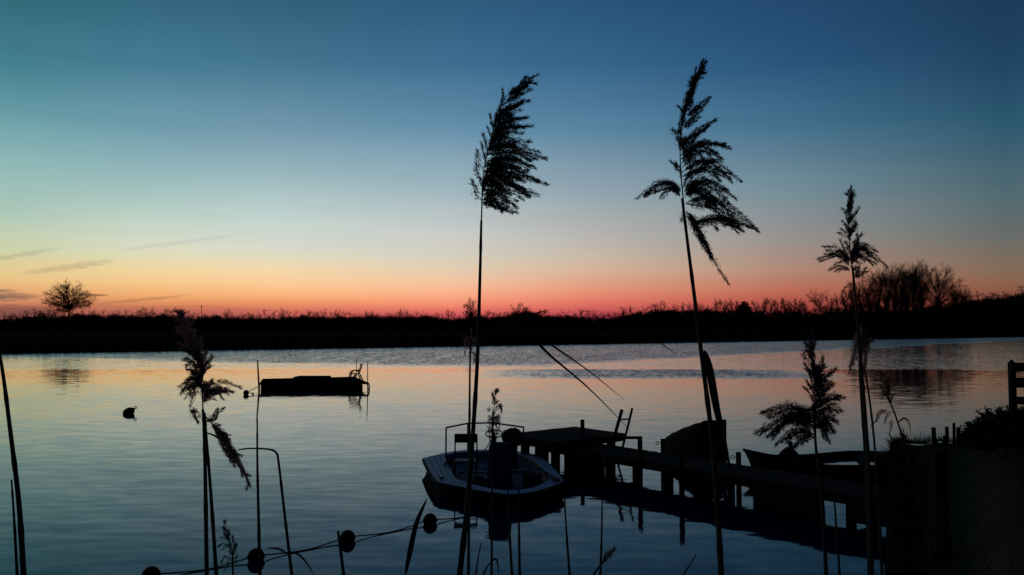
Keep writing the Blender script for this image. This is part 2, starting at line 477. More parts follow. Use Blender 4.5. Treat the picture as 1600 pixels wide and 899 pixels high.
# far bank: a straight shore that runs away to the right
BD = Vector((.7915, .6112, 0)); BNV = Vector((-.6112, .7915, 0)); B0 = Vector((0, 163, 0))
def bank_pt(px, wback):
    k = (px - 800) / F
    s = (k * 163 + wback * (.7915 * k + .6112)) / (.7915 - .6112 * k)
    return B0 + BD * s + BNV * wback, s
rngb = random.Random(4)
fb = MB()
prof = [(-2.5, -1.2), (-.4, -.1), (.5, .45), (2, .8), (6, 1.0), (40, 1.1), (400, 1.4), (3500, 1.4)]
S = [-2500, -500] + [-180 + 4 * i for i in range(170)] + [900, 2500]
for s in S:
    j = rngb.uniform(-.6, .6)
    for wv, z in prof:
        p = B0 + BD * s + BNV * (wv + (j if abs(wv) < 7 else 0)); fb.v.append((p.x, p.y, z))
for i in range(len(S) - 1):
    for j in range(len(prof) - 1):
        a = i * len(prof) + j; b = a + len(prof); fb.f.append((a, b, b + 1, a + 1))
tag(fb.build('riverbank', 'earth'), kind='structure')

# shore on the right: sandy quay that rises to a small dike
CZ = 1.0
QC = at_z(1402, 697, CZ)                     # far corner of the quay
QR = Vector((QC.x, QC.y, 0)).normalized()
QO = Vector((QR.y, -QR.x, 0))
QA = QR * 5.5; QD = Vector((70, 37, 0)); QB = Vector((70, -6, 0)); QCx = Vector((QC.x, QC.y, 0))
def shore_z(p):
    px = 800 + F * p.x / max(p.y, 1.0)
    z = CZ + .62 * sstep(1490, 1590, px) + .6 * sstep(1600, 2600, px)
    return z + .03 * math.sin(p.x * 2.1) * math.cos(p.y * 1.7) + .02 * math.sin(p.x * 5.3 + p.y * 4.1)
def shore_fn(u, v):
    u2 = u ** 2.2
    a = QA.lerp(QCx, v); b = QB.lerp(QD, v); p = a.lerp(b, u2)
    return (p.x, p.y, shore_z(p) if u > 0 or True else 0)
sh = MB().grid(shore_fn, 70, 60)
# its underwater skirt along the far edge
nb = len(sh.v)
edge = [i * 61 + 60 for i in range(71)]
for e in edge:
    x, y, z = sh.v[e]; sh.v.append((x - .1, y + .35, -.9))
for i in range(70): sh.f.append((edge[i], edge[i + 1], nb + i + 1, nb + i))
def shore_mat():
    m = bpy.data.materials.new('shore_soil'); m.use_nodes = True; nt = m.node_tree; N, L = nt.nodes, nt.links
    p = N['Principled BSDF']; p.inputs['Roughness'].default_value = .95; p.inputs['Specular IOR Level'].default_value = 0
    tc = N.new('ShaderNodeTexCoord')
    n1 = N.new('ShaderNodeTexNoise'); n1.inputs['Scale'].default_value = .8; n1.inputs['Detail'].default_value = 6; L.new(tc.outputs['Object'], n1.inputs['Vector'])
    n2 = N.new('ShaderNodeTexNoise'); n2.inputs['Scale'].default_value = 14; n2.inputs['Detail'].default_value = 6; L.new(tc.outputs['Object'], n2.inputs['Vector'])
    # worn sandy strip along the quay: distance from the quay edge
    d = N.new('ShaderNodeVectorMath'); d.operation = 'DOT_PRODUCT'; L.new(tc.outputs['Object'], d.inputs[0]); d.inputs[1].default_value = tuple(QO)
    a = N.new('ShaderNodeMath'); a.operation = 'MULTIPLY_ADD'; L.new(n1.outputs['Fac'], a.inputs[0]); a.inputs[1].default_value = 1.6; L.new(d.outputs['Value'], a.inputs[2])
    r = N.new('ShaderNodeMapRange'); r.inputs['From Min'].default_value = 2.0; r.inputs['From Max'].default_value = 3.0; r.inputs['To Min'].default_value = 1; r.inputs['To Max'].default_value = 0
    L.new(a.outputs[0], r.inputs['Value'])
    c1 = N.new('ShaderNodeValToRGB'); L.new(n2.outputs['Fac'], c1.inputs[0]); c1.color_ramp.elements[0].color = (.04, .031, .022, 1); c1.color_ramp.elements[1].color = (.10, .078, .056, 1)
    c2 = N.new('ShaderNodeValToRGB'); L.new(n2.outputs['Fac'], c2.inputs[0]); c2.color_ramp.elements[0].color = (.003, .0028, .0018, 1); c2.color_ramp.elements[1].color = (.008, .007, .005, 1)
    mx = N.new('ShaderNodeMix'); mx.data_type = 'RGBA'; L.new(r.outputs[0], mx.inputs[0]); L.new(c2.outputs[0], mx.inputs[6]); L.new(c1.outputs[0], mx.inputs[7])
    L.new(mx.outputs[2], p.inputs['Base Color'])
    b = N.new('ShaderNodeBump'); b.inputs['Strength'].default_value = .5; b.inputs['Distance'].default_value = .03; L.new(n2.outputs['Fac'], b.inputs['Height']); L.new(b.outputs[0], p.inputs['Normal'])
    return m
M['shore'] = shore_mat()
tag(sh.build('shore', 'shore', smooth=True), kind='structure')

# quay wall of upright boards along the shore's left edge, with a capping plank
qw = thing('quay_wall', 'dark timber quay wall holding up the sandy shore at the landward end of the jetty', 'quay wall', tuple(QA))
rq = random.Random(8)
bm = MB(); Lq = (QCx - QA).length; nbd = int(Lq / .2)
for i in range(nbd):
    c = QA + QR * (.1 + i * .2) - QO * rq.uniform(.025, .04)
    bm.box((c.x, c.y, -.1), (.05, .19, 2.1 + rq.uniform(-.03, .03)), rz=math.atan2(QO.y, QO.x))
bm.build('sheeting', 'wet_wood', qw)
cp = MB(); a = QA - QO * .06; b = QCx - QO * .06 + QR * .05
cp.bar((a.x, a.y, 1.02), (b.x, b.y, 1.02), .17, .06); cp.build('capping', 'wood', qw)

# ------------------------------------------------------------------ bare trees of the far bank
def crown_net(seed, H, shape, start, n=(14, 7, 7, 3), rad=(.011, .004, .0017, .001), ln=(.26, .11, .055), up=.5):
    """a bare crown: limbs run from the trunk to points of the crown's outline and carry branches, twigs and sprays"""
    rng = random.Random(seed); mb = MB()
    def rv(): return Vector((rng.uniform(-1, 1), rng.uniform(-1, 1), rng.uniform(-1, 1)))
    def side(p, d, L, r0, r1, lev):
        e = p + d * L; m_ = p.lerp(e, .5) + rv() * L * .07 + Vector((0, 0, -.05 * L))
        mb.tube([p, m_, e], [r0, (r0 + r1) / 2, r1], 3, cap=False)
        if lev > 3: return
        for k in range(n[lev]):
            t = 1.0 if k == 0 else rng.uniform(.25, 1)
            q = p.lerp(m_, t * 2) if t < .5 else m_.lerp(e, t * 2 - 1)
            dd = (d * .7 + rv() * .75 + Vector((0, 0, .25 * up))).normalized()
            if lev < 3: side(q, dd, ln[lev] * H * rng.uniform(.6, 1.1), rad[lev] * H, rad[lev + 1] * H * .7, lev + 1)
            else: mb.tube([q, q + dd * ln[2] * H * rng.uniform(.4, .9)], [rad[3] * H, rad[3] * H * .5], 3, cap=False)
    for i in range(n[0]):
        tgt = Vector(shape(rng)); p = Vector(start(rng, tgt)); d0 = tgt - p; L = d0.length
        c = p.lerp(tgt, .5) + Vector((d0.x * -.1, d0.y * -.1, L * .16 * up)) + rv() * L * .05
        pts = [p.lerp(c, u).lerp(c.lerp(tgt, u), u) for u in (0, .2, .4, .6, .8, 1.0)]
        mb.tube(pts, [rad[0] * H * (1 - .7 * k / 5) for k in range(6)], 4, cap=False)
        for k in range(n[1]):
            t = 5 if k == 0 else rng.uniform(1.3, 5); j = min(int(t), 4); q = pts[j].lerp(pts[j + 1], t - j); tg = (pts[j + 1] - pts[j]).normalized()
            dd = (tg * .7 + rv() * .7 + Vector((0, 0, .3 * up))).normalized()
            side(q, dd, ln[0] * min(L, .5 * H) * rng.uniform(.5, 1.0) * (1.15 - .09 * t), rad[1] * H, rad[2] * H, 2)
    return mb
def ellipsoid(cz, rx, rz, inner=.25, power=.5):
    def f(rng):
        while True:
            v = Vector((rng.uniform(-1, 1), rng.uniform(-1, 1), rng.uniform(-1, 1)))
            if inner < v.length <= 1: break
        w_ = v.length ** power / v.length
        return (v.x * w_ * rx, v.y * w_ * rx, cz + v.z * w_ * rz)
    return f
def fan(z0, z1, rx, sharp=.6):
    """an upswept crown, widest near its top"""
    def f(rng):
        t = rng.random() ** .75; a = rng.uniform(0, 6.283)
        prof_ = math.sin(min(1, t * 1.35) * math.pi / 2) ** sharp * (1 - max(0, (t - .8) / .2) ** 2 * .55)
        rr = rng.random() ** .45 * rx * prof_
        return (math.cos(a) * rr, math.sin(a) * rr, z0 + (z1 - z0) * t)
    return f
def dome(rx, H, low=.1):
    def f(rng):
        a = rng.uniform(0, 6.283); ph = math.acos(rng.uniform(0, 1)); q = rng.uniform(.35, 1) ** .5 * rng.uniform(.8, 1.0)
        return (math.sin(ph) * math.cos(a) * rx * q, math.sin(ph) * math.sin(a) * rx * q, H * (low + (1 - low) * math.cos(ph) * q))
    return f
GL = 1.2                                        # level of the land behind the far bank
def tree_at(px, top, D, gz=GL):
    H = CAMZ + (513 - top) * D / F - gz
    return Vector(((px - 800) / F * D, D, gz)), H, D / F          # location, height, metres per pixel
def one_tree(name, label, seed, px, top, D, width_px, group=None, kind='round', N=18, base=.3, thick=1.0, lean=0.0, sprays=(7, 6, 3)):
    loc, H, mpp = tree_at(px, top, D)
    t = thing(name, label, 'tree', loc, group)
    rx = width_px * mpp / 2; rng = random.Random(seed); h0 = H * base
    trunk = [Vector((0, 0, -.5)), Vector((lean * .3 + rng.uniform(-.2, .2), 0, h0 * .35)), Vector((lean * .6 + rng.uniform(-.2, .2), rng.uniform(-.2, .2), h0 * .7)), Vector((lean, 0, h0))]
    rt_ = .016 * H * thick
    if kind == 'round': shp = ellipsoid(H * (base + .9) / 2, rx * .74, H * (.9 - base) / 2, .5, .25); top_ = .72
    elif kind == 'fan': shp = fan(h0 + (H - h0) * .2, H * .93, rx * .78, .45); top_ = .6
    else: shp = dome(rx * .8, H * .88, .1); top_ = .3
    if lean:
        s0 = shp; shp = lambda r_: (lambda v: (v[0] + lean, v[1], v[2]))(s0(r_))
    lead = Vector((lean + rng.uniform(-.3, .3), rng.uniform(-.3, .3), H * top_))
    def start(r_, tg):
        u = max(0, min(1, (tg.z - h0) / (H - h0))) * r_.uniform(.2, .8)
        return trunk[3].lerp(lead, u)
    cr = crown_net(seed, H, shp, start, (N,) + sprays, tuple(q * thick for q in (.0075, .0034, .0015, .0009)), (.5, .1, .05), 1.0 if kind == 'fan' else .5)
    cr.tube([trunk[3], lead], [rt_ * .85, rt_ * .3], 6, cap=False)
    tm_ = MB(); tm_.tube(trunk, [rt_ * 1.25, rt_ * 1.05, rt_, rt_ * .9], 7)
    for mb, nm, mt in ((tm_, 'trunk', 'bark'), (cr, 'crown', 'twig')):
        o_ = mb.build(nm, mt); o_.parent = t
    return t
one_tree('bare_tree', 'broad rounded bare tree standing alone above the scrub on the left of the far bank', 11, 108, 440, 420, 84, kind='round', base=.38, N=50, thick=1.0, sprays=(7, 7, 4))
one_tree('bare_tree', 'low bushy tree leaning against the left side of the broad lone tree', 12, 76, 464, 425, 50, kind='dome', base=.1, N=22)
one_tree('bare_tree', 'small bushy tree sticking up mid bank behind the tallest reed stem', 13, 736, 465, 520, 30, kind='round', base=.3, N=24, thick=1.3)
one_tree('bare_tree', 'very fine twigged pale tree just left of the tall poplar stand', 14, 1281, 446, 470, 44, kind='round', base=.4, N=16, thick=.7)
one_tree('bare_tree', 'wide fan shaped tree, last and tallest of the poplar stand at right', 15, 1468, 412, 430, 84, kind='round', base=.3, N=62, thick=.66, sprays=(6, 6, 4))
def copy_thing(o, loc, label, group, sc=1.0, rz=0.0, scz=None):
    c = o.copy(); COL.objects.link(c); c.location = loc; c.rotation_euler = (0, 0, rz); c.scale = (sc, sc, scz or sc)
    c['label'] = label
    if group: c['group'] = group
    for ch in o.children:
        d = ch.copy(); COL.objects.link(d); d.parent = c
    return c
rp = random.Random(5)
GP = 'tall bare poplars standing close together on the far bank at right'
LP = 'tall slim bare poplar standing among others in the stand on the right'
pop = [(1345, 436), (1373, 426), (1398, 420), (1358, 431), (1386, 424), (1408, 424), (1417, 417), (1428, 418), (1440, 414), (1494, 440), (1508, 454), (1333, 447)]
proto = []
for i in range(3):
    px, top = pop[i]
    t = one_tree('poplar', LP, 30 + i, px, top, 440, 40, GP, kind='fan', base=.2, N=34, thick=.68, sprays=(6, 6, 4))
    proto.append((t, tree_at(px, top, 440)[1]))
for i, (px, top) in enumerate(pop[3:]):
    loc, H, mpp = tree_at(px, top, 440 + rp.uniform(-12, 25)); o, h0 = proto[i % 3]
    copy_thing(o, loc, LP, GP, H / h0, rp.uniform(0, 6))
GR = 'row of small round topped bare trees on the far bank'
LR = 'small round topped bare tree in the low even row left of the poplars'
row = [(1119, 465), (1132, 466), (1145, 464), (1181, 468), (1193, 464), (1205, 463), (1216, 465), (1226, 463), (1237, 466), (1248, 464), (1258, 468), (1297, 460), (1309, 457), (1320, 452)]
proto = []
for i in range(2):
    px, top = row[i]
    t = one_tree('small_tree', LR, 50 + i, px, top, 520, 17, GR, kind='round', base=.4, N=11, thick=1.3)
    proto.append((t, tree_at(px, top, 520)[1]))
for i, (px, top) in enumerate(row[2:]):
    loc, H, mpp = tree_at(px, top, 520 + rp.uniform(-8, 8)); o, h0 = proto[i % 2]
    copy_thing(o, loc, LR, GR, H / h0, rp.uniform(0, 6))
loc, H, mpp = tree_at(1163, 470, 500)
core = thing('round_bush', 'dense dark rounded bush at the left end of the low row of small trees', 'bush', loc)
db = MB(); rd = random.Random(77)
for i in range(2600):
    th, ph = rd.uniform(0, 6.283), math.acos(rd.uniform(0, 1)); rr = rd.uniform(.45, 1) ** .5
    c = Vector((math.sin(ph) * math.cos(th) * 15 * mpp, math.sin(ph) * math.sin(th) * 15 * mpp, .6 + math.cos(ph) * (H - 1.2))) * rr
    db.spike(c, Vector((rd.uniform(-1, 1), rd.uniform(-1, 1), rd.uniform(-.2, 1.2))), rd.uniform(.8, 1.9), rd.uniform(.2, .4))
o = db.build('foliage', 'thicket'); o.parent = core
st = MB(); st.tube([(0, 0, -.3), (0, 0, H * .7)], [.5, .15], 6); o = st.build('trunk', 'bark'); o.parent = core

# scrub line, some hundreds of metres behind the bank
belt = [(-200, 488), (0, 491), (60, 488), (100, 486), (150, 483), (200, 487), (250, 485), (300, 489), (340, 487), (400, 491), (440, 488), (500, 487), (550, 489), (580, 484), (610, 489), (655, 485), (690, 491),
        (735, 488), (770, 488), (800, 483), (815, 480), (850, 484), (900, 488), (940, 490), (965, 491), (985, 481), (1010, 479), (1050, 477), (1090, 477), (1110, 478), (1150, 479), (1200, 482), (1260, 482),
        (1330, 478), (1400, 477), (1480, 470), (1520, 463), (1545, 459), (1575, 458), (1600, 452), (1700, 446), (1900, 440)]
def belt_y(px):
    for (a, ya), (b, yb) in zip(belt, belt[1:]):
        if a <= px <= b: return ya + (yb - ya) * (px - a) / (b - a)
    return belt[0][1] if px < 0 else belt[-1][1]
def belt_D(px): return 640 - 110 * sstep(1000, 1600, px)
GS = 'bare scrub bushes along the far bank'
LS = 'bare twiggy scrub bush in the low dark line along the far bank'
shr = [crown_net(90 + i, 10, dome(4.6, 9.0, .15), lambda r_, t: (t.x * .08 + r_.uniform(-.3, .3), t.y * .08, -.2), (26, 7, 6, 4), (.007, .0045, .0024, .0015), (.42, .13, .06), .2) for i in range(6)]
for mb in shr:
    zs = max(v[2] for v in mb.v); mb.v = [(x, y, z * 10 / zs) for x, y, z in mb.v]
rs = random.Random(21)
shr_obj = []
px = -6.0; i = 0
while px < 1612:
    top = belt_y(px) + rs.choice((-8, -5, -3, -1, 0, 2, 3)) + rs.uniform(-1.5, 1.5)
    loc, H, mpp = tree_at(px, top, belt_D(px) - rs.uniform(4, 40))
    if i < 6:
        o = shr[i].build('scrub_bush', 'twig'); shr_obj.append(o)
    else:
        o = rs.choice(shr_obj).copy(); COL.objects.link(o)
    tag(o, LS, 'bush', GS)
    o.location = loc; o.rotation_euler = (0, 0, rs.uniform(0, 6.28)); s_ = H / 10.0; w_ = s_ * rs.uniform(.8, 1.7); o.scale = (w_, w_, s_)
    px += rs.uniform(7, 12); i += 1
# the thicket behind it and the reed fringe at the water: masses nobody could count
th = MB(); rt = random.Random(31)
def core_h(px, D):
    top = belt_y(px) + 10 + 1.4 * math.sin(px * .09) + 1.0 * math.sin(px * .23 + 2)
    return CAMZ + (513 - top) * D / F
rows = [(0, 0), (3, .75), (8, .96), (14, 1.0), (30, .98), (45, .6), (50, 0)]
PX = [-900 + 4 * i for i in range(880)]
for px in PX:
    D = belt_D(px) + 4
    for wv, f in rows:
        d = D + wv + rt.uniform(-1, 1); x = (px - 800) / F * d
        th.v.append((x, d, GL - .3 + (core_h(px, d) - GL) * f * (rt.uniform(.93, 1.03) if f else 0)))
for i in range(len(PX) - 1):
    for j in range(len(rows) - 1):
        a = i * len(rows) + j; b = a + len(rows); th.f.append((a, b, b + 1, a + 1))
for i in range(14000):
    px = rt.uniform(-60, 1660); d = belt_D(px) + rt.uniform(4, 34); x = (px - 800) / F * d; h = core_h(px, d); ln = rt.uniform(.6, 2.6)
    th.tube([(x, d, h - 2), (x + rt.gauss(0, .25) * ln, d, h + ln * .5), (x + rt.gauss(0, .5) * ln, d + rt.uniform(-1, 1), h + ln * .85 - .5)], [.11, .07, .03], 3, cap=False)
tag(th.build('thicket', 'thicket'), 'unbroken dark thicket of scrub along the far bank', 'thicket', kind='stuff')
rb = MB()
for i in range(16000):
    s = rt.uniform(-130, 330); wv = rt.uniform(-.3, 9); p = B0 + BD * s + BNV * wv
    h = rt.uniform(1.2, 2.1) * (1 + .22 * math.sin(s * .9) * math.sin(s * .37 + 1)); ww = rt.uniform(.04, .1) * (p.y / 160)
    lx, ly = rt.uniform(-.3, .4), rt.uniform(-.3, .3); z0 = -.1 if wv < .5 else .3
    rb.tube([(p.x, p.y, z0), (p.x + lx * .4, p.y + ly * .4, h * .6), (p.x + lx, p.y + ly, h)], [ww, ww * .8, .01], 3, cap=False)
tag(rb.build('reed_bed', 'far_reed'), 'dark fringe of reeds at the water line of the far bank', 'reeds', kind='stuff')

# distant power poles with their wire
def pole(px, top, D, label):
    p = Vector(((px - 800) / F * D, D, GL)); H = CAMZ + (513 - top) * D / F
    t = thing('utility_pole', label, 'utility pole', tuple(p))
    m = MB(); m.tube([(p.x, p.y, GL - .5), (p.x, p.y, H)], [.26, .2], 7); m.build('pole', 'wet_wood', t)
    m = MB(); m.box((p.x, p.y, H - .4), (3.2, .25, .3), rz=R(8)); m.build('crossarm', 'wet_wood', t)
    return Vector((p.x, p.y, H))
ta = pole(315, 478, 590, 'slim utility pole rising above the scrub on the left half of the far bank')
tb = pole(921, 486, 620, 'tiny utility pole near the middle of the far bank')
wl = MB()
for sgn in (-.6, .6):
    q0 = ta + (ta - tb).normalized() * 90
    for a, b in ((q0, ta), (ta, tb)):
        pts = [a.lerp(b, k / 12) + Vector((sgn * 1.5, sgn * .3, -.2 - (5 if b is tb else 1.2) * (1 - (2 * k / 12 - 1) ** 2))) for k in range(13)]
        wl.tube(pts, .035, 3)
tag(wl.build('power_line', 'metal'), 'thin power line sagging between the two utility poles', 'power line')

# ------------------------------------------------------------------ jetty
PA = at_z(1001, 719, .55)                       # a point of the walkway's near edge
PBv = at_z(1402, 785, .55)
V = (PBv - PA); V.z = 0; V.normalize()          # towards the shore
NN = Vector((-V.y, V.x, 0))                     # towards the far side
if NN.y < 0: NN = -NN
RZ = math.atan2(V.y, V.x)
Lw = (PBv - PA).length
jt = thing('jetty', 'long low wooden jetty running out from the quay to a square landing', 'jetty', (PA.x, PA.y, 0))
rj = random.Random(3)
def jp(s, n, z):
    """jetty coordinates: s along the walkway from the post, n across it (0 = near edge)"""
    q = PA + V * s + NN * n; return Vector((q.x, q.y, z))
WD = 1.2
m = MB(); s = -3.3
while s < Lw + .1:
    m.box(jp(s, WD / 2, .525 + rj.uniform(-.004, .004)), (.135, WD + rj.uniform(-.03, .05), .045), rz=RZ + rj.uniform(-.012, .012), bevel=.004); s += .142
m.build('walkway_deck', 'wood', jt)
for n in (.04, WD - .04):
    m = MB(); m.bar(jp(-3.3, n, .43), jp(Lw + .1, n, .43), .07, .14); m.build('stringer', 'wet_wood', jt)
m = MB(); s = -1.9
# landing stage at the end, one step higher
AP = at_z(897, 666.6, .72)                      # its far corner
def lp(u, v, z):
    q = Vector((AP.x, AP.y, 0)) - NN * u + V * v; return Vector((q.x, q.y, z))
LU, LV = 2.55, 1.95
m = MB(); u = .07
while u < LU:
    m.box(lp(u, LV / 2, .695 + rj.uniform(-.004, .004)), (LV + rj.uniform(-.04, .04), .135, .05), rz=RZ, bevel=.004); u += .142
m.build('landing_deck', 'wood', jt)
m = MB()
m.bar(lp(0, .04, .6), lp(LU, .04, .6), .06, .15); m.bar(lp(0, LV - .04, .6), lp(LU, LV - .04, .6), .06, .15)
m.bar(lp(.04, 0, .59), lp(.04, LV, .59), .06, .15); m.bar(lp(LU - .04, 0, .59), lp(LU - .04, LV, .59), .06, .15)
m.build('landing_frame', 'wet_wood', jt)
for (u, v) in ((2.35, .6), (2.35, 1.75), (.3, .3), (.3, 1.7), (1.4, 1.7)):
    m = MB(); a = lp(u, v, -1.5); b = lp(u, v, .55); m.tube([a, b], [.12, .12], 10); m.build('pile', 'wet_wood', jt)
m = MB(); a = at_y(838, 700, 20.4); b = at_y(855, 700, 20.4); m.box(((a.x + b.x) / 2, 20.4, .1), (.3, .2, 1.0), rz=RZ); m.build('pile', 'wet_wood', jt)
m = MB()
for k in range(9):
    a = at_z(886 + k * 7.2, 741 - 1.2 * abs(k - 4), 0); m.box((a.x, a.y + .25, .12), (.10, .06, .86 + rj.uniform(-.06, .06)), rz=RZ)
m.build('crib_boards', 'wet_wood', jt)
# walkway posts (some stand above the deck) and piles
for (px, base, top) in ((910, 723, 656), (1000, 755, 682), (1065, 772, 692)):
    p = at_z(px, base, 0); q = at_y(px, top, p.y)
    m = MB(); m.tube([(p.x, p.y, -1.4), (p.x + .01, p.y, .3), (q.x, q.y, q.z)], [.062, .06, .055], 9); m.build('post', 'wet_wood', jt)
for (px, base, top) in ((1036, 700, 686), (1154, 722, 707)):
    p = at_z(px, base, .55); q = at_y(px, top, p.y)
    m = MB(); m.tube([(p.x, p.y, -1.4), (p.x, p.y, q.z)], [.06, .058], 9); po = m.build('post', 'wet_wood', jt)
    c = Vector((p.x - .14, p.y - .02, q.z - .1)); m = MB(); m.torus(c, .04, .009, (0, 1, .2)); m.tube([c + Vector((.04, 0, 0)), (p.x - .05, p.y, c.z)], .008, 5)
    rg = m.build('mooring_ring', 'metal', po)
for (px, base) in ((1046, 766), (1101, 770), (952, 742), (1215, 789), (1330, 812)):
    p = at_z(px, base, 0)
    m = MB(); m.tube([(p.x, p.y, -1.4), (p.x, p.y, .42)], [.11, .09], 9); m.build('pile', 'wet_wood', jt)
    q = p + NN * .95
    m = MB(); m.tube([(q.x, q.y, -1.4), (q.x, q.y, .42)], [.09, .085], 9); m.build('pile', 'wet_wood', jt)
    m = MB(); m.bar((p.x, p.y, .31), (q.x, q.y, .31), .09, .1); m.build('cross_beam', 'wet_wood', jt)
for (x0, x1, zb) in ((1174, 1277, -.15), (1318, 1400, .09)):  # boards added to blacken the water gap under the walkway
    m = MB(); a, b = at_z(x0, 513 + 2.95 * F / (PA.y + 0), .55), None
    def on_edge(px_):
        k = (px_ - 800) / F; s_ = (k * PA.y - PA.x) / (V.x - k * V.y); return s_
    s0, s1 = on_edge(x0), on_edge(x1); k = s0
    while k < s1:
        m.box(jp(k + .09, -.03, (.5 + zb) / 2 + rj.uniform(-.02, .02)), (.172, .035, .5 - zb), rz=RZ + rj.uniform(-.02, .02)); k += .18
    m.build('blackening_boards', 'wet_wood', jt)
# springboard plank at the landing's right corner
pk = thing('plank', 'short plank jutting out over the water from the right corner of the landing', 'plank', tuple(at_z(958, 681, .72)))
m = MB(); a = at_z(940, 684, .75); b = at_z(994, 677, .75); b.y = a.y - .1; m.bar(a, (b.x, b.y, .76), .2, .055); m.build('board', 'wood', pk)
# swimming ladder
ld = thing('ladder', 'two railed swimming ladder leaning out of the water beside the landing', 'ladder', tuple(at_z(965, 725, 0)))
rails = []
for (x0, y0, x1, y1) in ((972, 640, 957, 693), (988, 638, 974, 695)):
    a, b = at_y(x0, y0, 20.9), at_y(x1, y1, 20.8); d = b - a; e = a + d * 2.2
    m = MB(); m.bar(a, e, .05, .075); m.build('rail', 'wet_wood', ld); rails.append((a, d))
for t in (.3, .78, 1.25, 1.7):
    m = MB(); m.bar(rails[0][0] + rails[0][1] * t, rails[1][0] + rails[1][1] * t, .035, .04); m.build('rung', 'wet_wood', ld)

# ------------------------------------------------------------------ hull-building helper (clinker-less small boats)
def hull_sections(L, beam, depth, sheer, bow_rake, transom=.75, flat=.5, n=16, nz=7, full=1.0):
    """half-breadth sections from bow (x=0) to stern (x=L): list of [ (x, y, z) from keel to gunwale ]"""
    secs = []
    for i in range(n + 1):
        t = i / n
        hb = beam / 2 * (math.sin(min(1, t / .55) * math.pi / 2) ** .8 if t < .55 else 1 - (1 - transom) * ((t - .55) / .45) ** 1.6) * full
        zg = depth + sheer * (1 - t) ** 2 * 1.0 + sheer * .25 * t ** 3
        zk = depth * .55 * max(0, 1 - t / .25) ** 2
        row_ = []
        for k in range(nz + 1):
            u = k / nz
            y = hb * (u / flat if u < flat else 1.0) ** .9 * (.82 + .18 * u) if u < flat else hb * (.82 + .18 * u)
            z = zk + (zg - zk) * (0.12 * (u / flat) if u < flat else .12 + .88 * ((u - flat) / (1 - flat)))
            x = t * L - bow_rake * (1 - t) ** 6 * (z / (depth + sheer))
            row_.append((x, y if i else .012, z))
        secs.append(row_)
    return secs
def hull_mesh(secs, thick=.03):
    mb = MB(); n, nz = len(secs), len(secs[0])
    full = [[(x, -y, z) for x, y, z in reversed(r)] + [(x, y, z) for x, y, z in r] for r in secs]
    w = len(full[0])
    def shell(off):
        b0 = len(mb.v)
        for r in full:
            for (x, y, z) in r:
                sgn = -1 if y < 0 else 1
                yy = sgn * max(.004, abs(y) - off); mb.v.append((x + (off if r is full[0] else (-off if r is full[-1] else 0)), yy, z + (off if z < max(q[2] for q in r) - 1e-6 else 0)))
        return b0
    a = shell(0); b = shell(thick)
    for i in range(n - 1):
        for j in range(w - 1):
            p = a + i * w + j; mb.f.append((p, p + 1, p + w + 1, p + w))
            q = b + i * w + j; mb.f.append((q, q + w, q + w + 1, q + 1))
    for i in range(n - 1):     # gunwale faces
        for j in (0, w - 1):
            p = a + i * w + j; q = b + i * w + j; mb.f.append((p, p + w, q + w, q) if j == 0 else (p, q, q + w, p + w))
    mb.f.append(tuple(a + (n - 1) * w + j for j in range(w))); mb.f.append(tuple(b + (n - 1) * w + j for j in reversed(range(w))))
    for j in range(w - 1):
        pass
    return mb
def place(mb, m4):
    mb.v = [tuple(m4 @ Vector(v)) for v in mb.v]; return mb

# small covered boat floating on the far side of the walkway, bow to the left
cb0, cb1 = at_z(1038, 705, 0), at_z(1112, 721, 0)
ex = (cb1 - cb0); Ls = ex.length; ex.normalize(); ey = Vector((-ex.y, ex.x, 0))
cv = thing('covered_boat', 'small boat under a dark rounded cover that rises to its square stern', 'boat', tuple((cb0 + cb1) / 2))
topx = smooth_px([(1038, 690), (1046, 681), (1058, 674.5), (1078, 666.5), (1098, 660), (1112, 656.5)], 14)
HB, CV, G_ = [], [], []
for i, (x, y) in enumerate(topx):
    k = (x - 800) / F; t = max(0, min(1, (k * cb0.y - cb0.x) / (ex.x - k * ex.y) / Ls)); c = cb0 + ex * (t * Ls)
    zr = at_y(x, y, c.y).z; hb = .10 + .34 * math.sin(min(1, t * 1.2) * math.pi / 2); zg = min(.30 + .04 * (1 - t) ** 2, zr - .04)
    HB.append([c + ey * (s_ * hb * f) + Vector((0, 0, z)) for s_, f, z in ((-1, 1, zg), (-1, .93, .08), (-1, .7, -.12), (1, .7, -.12), (1, .93, .08), (1, 1, zg))])
    arc = []
    for q in range(11):
        a = math.pi * q / 10; e = .72 - .3 * t
        arc.append(c + ey * (-math.copysign(abs(math.cos(a)) ** e, math.cos(a)) * hb * 1.03) + Vector((0, 0, zg - .03 + (zr - zg + .03) * math.sin(a) ** e + (.012 * math.sin(i * 2.1 + q) if 0 < q < 10 else 0))))
    CV.append(arc); G_.append((c, hb, zg, zr))
def loft(S_, caps=True):
    m = MB(); w_ = len(S_[0])
    for r_ in S_: m.v += [tuple(q) for q in r_]
    for i in range(len(S_) - 1):
        for k in range(w_ - 1):
            p0 = i * w_ + k; m.f.append((p0, p0 + 1, p0 + w_ + 1, p0 + w_))
    if caps: m.f.append(tuple(range(w_))); m.f.append(tuple((len(S_) - 1) * w_ + k for k in reversed(range(w_))))
    return m
loft(HB).build('hull', 'hull', cv); loft(CV).build('cover', 'dinghy', cv)
c, hb, zg, zr = G_[-1]
m = MB(); pts_ = [c + ex * .03 + ey * (-math.cos(math.pi * q / 10) * hb * .9) + Vector((0, 0, zg + (zr - zg) * .93 * math.sin(math.pi * q / 10) ** .7)) for q in range(11)] + [c + ex * .03 + ey * (hb * .85) + Vector((0, 0, .05)), c + ex * .03 - ey * (hb * .85) + Vector((0, 0, .05))]
for off in (0, .035): m.v += [tuple(q + ex * off) for q in pts_]
n_ = len(pts_)
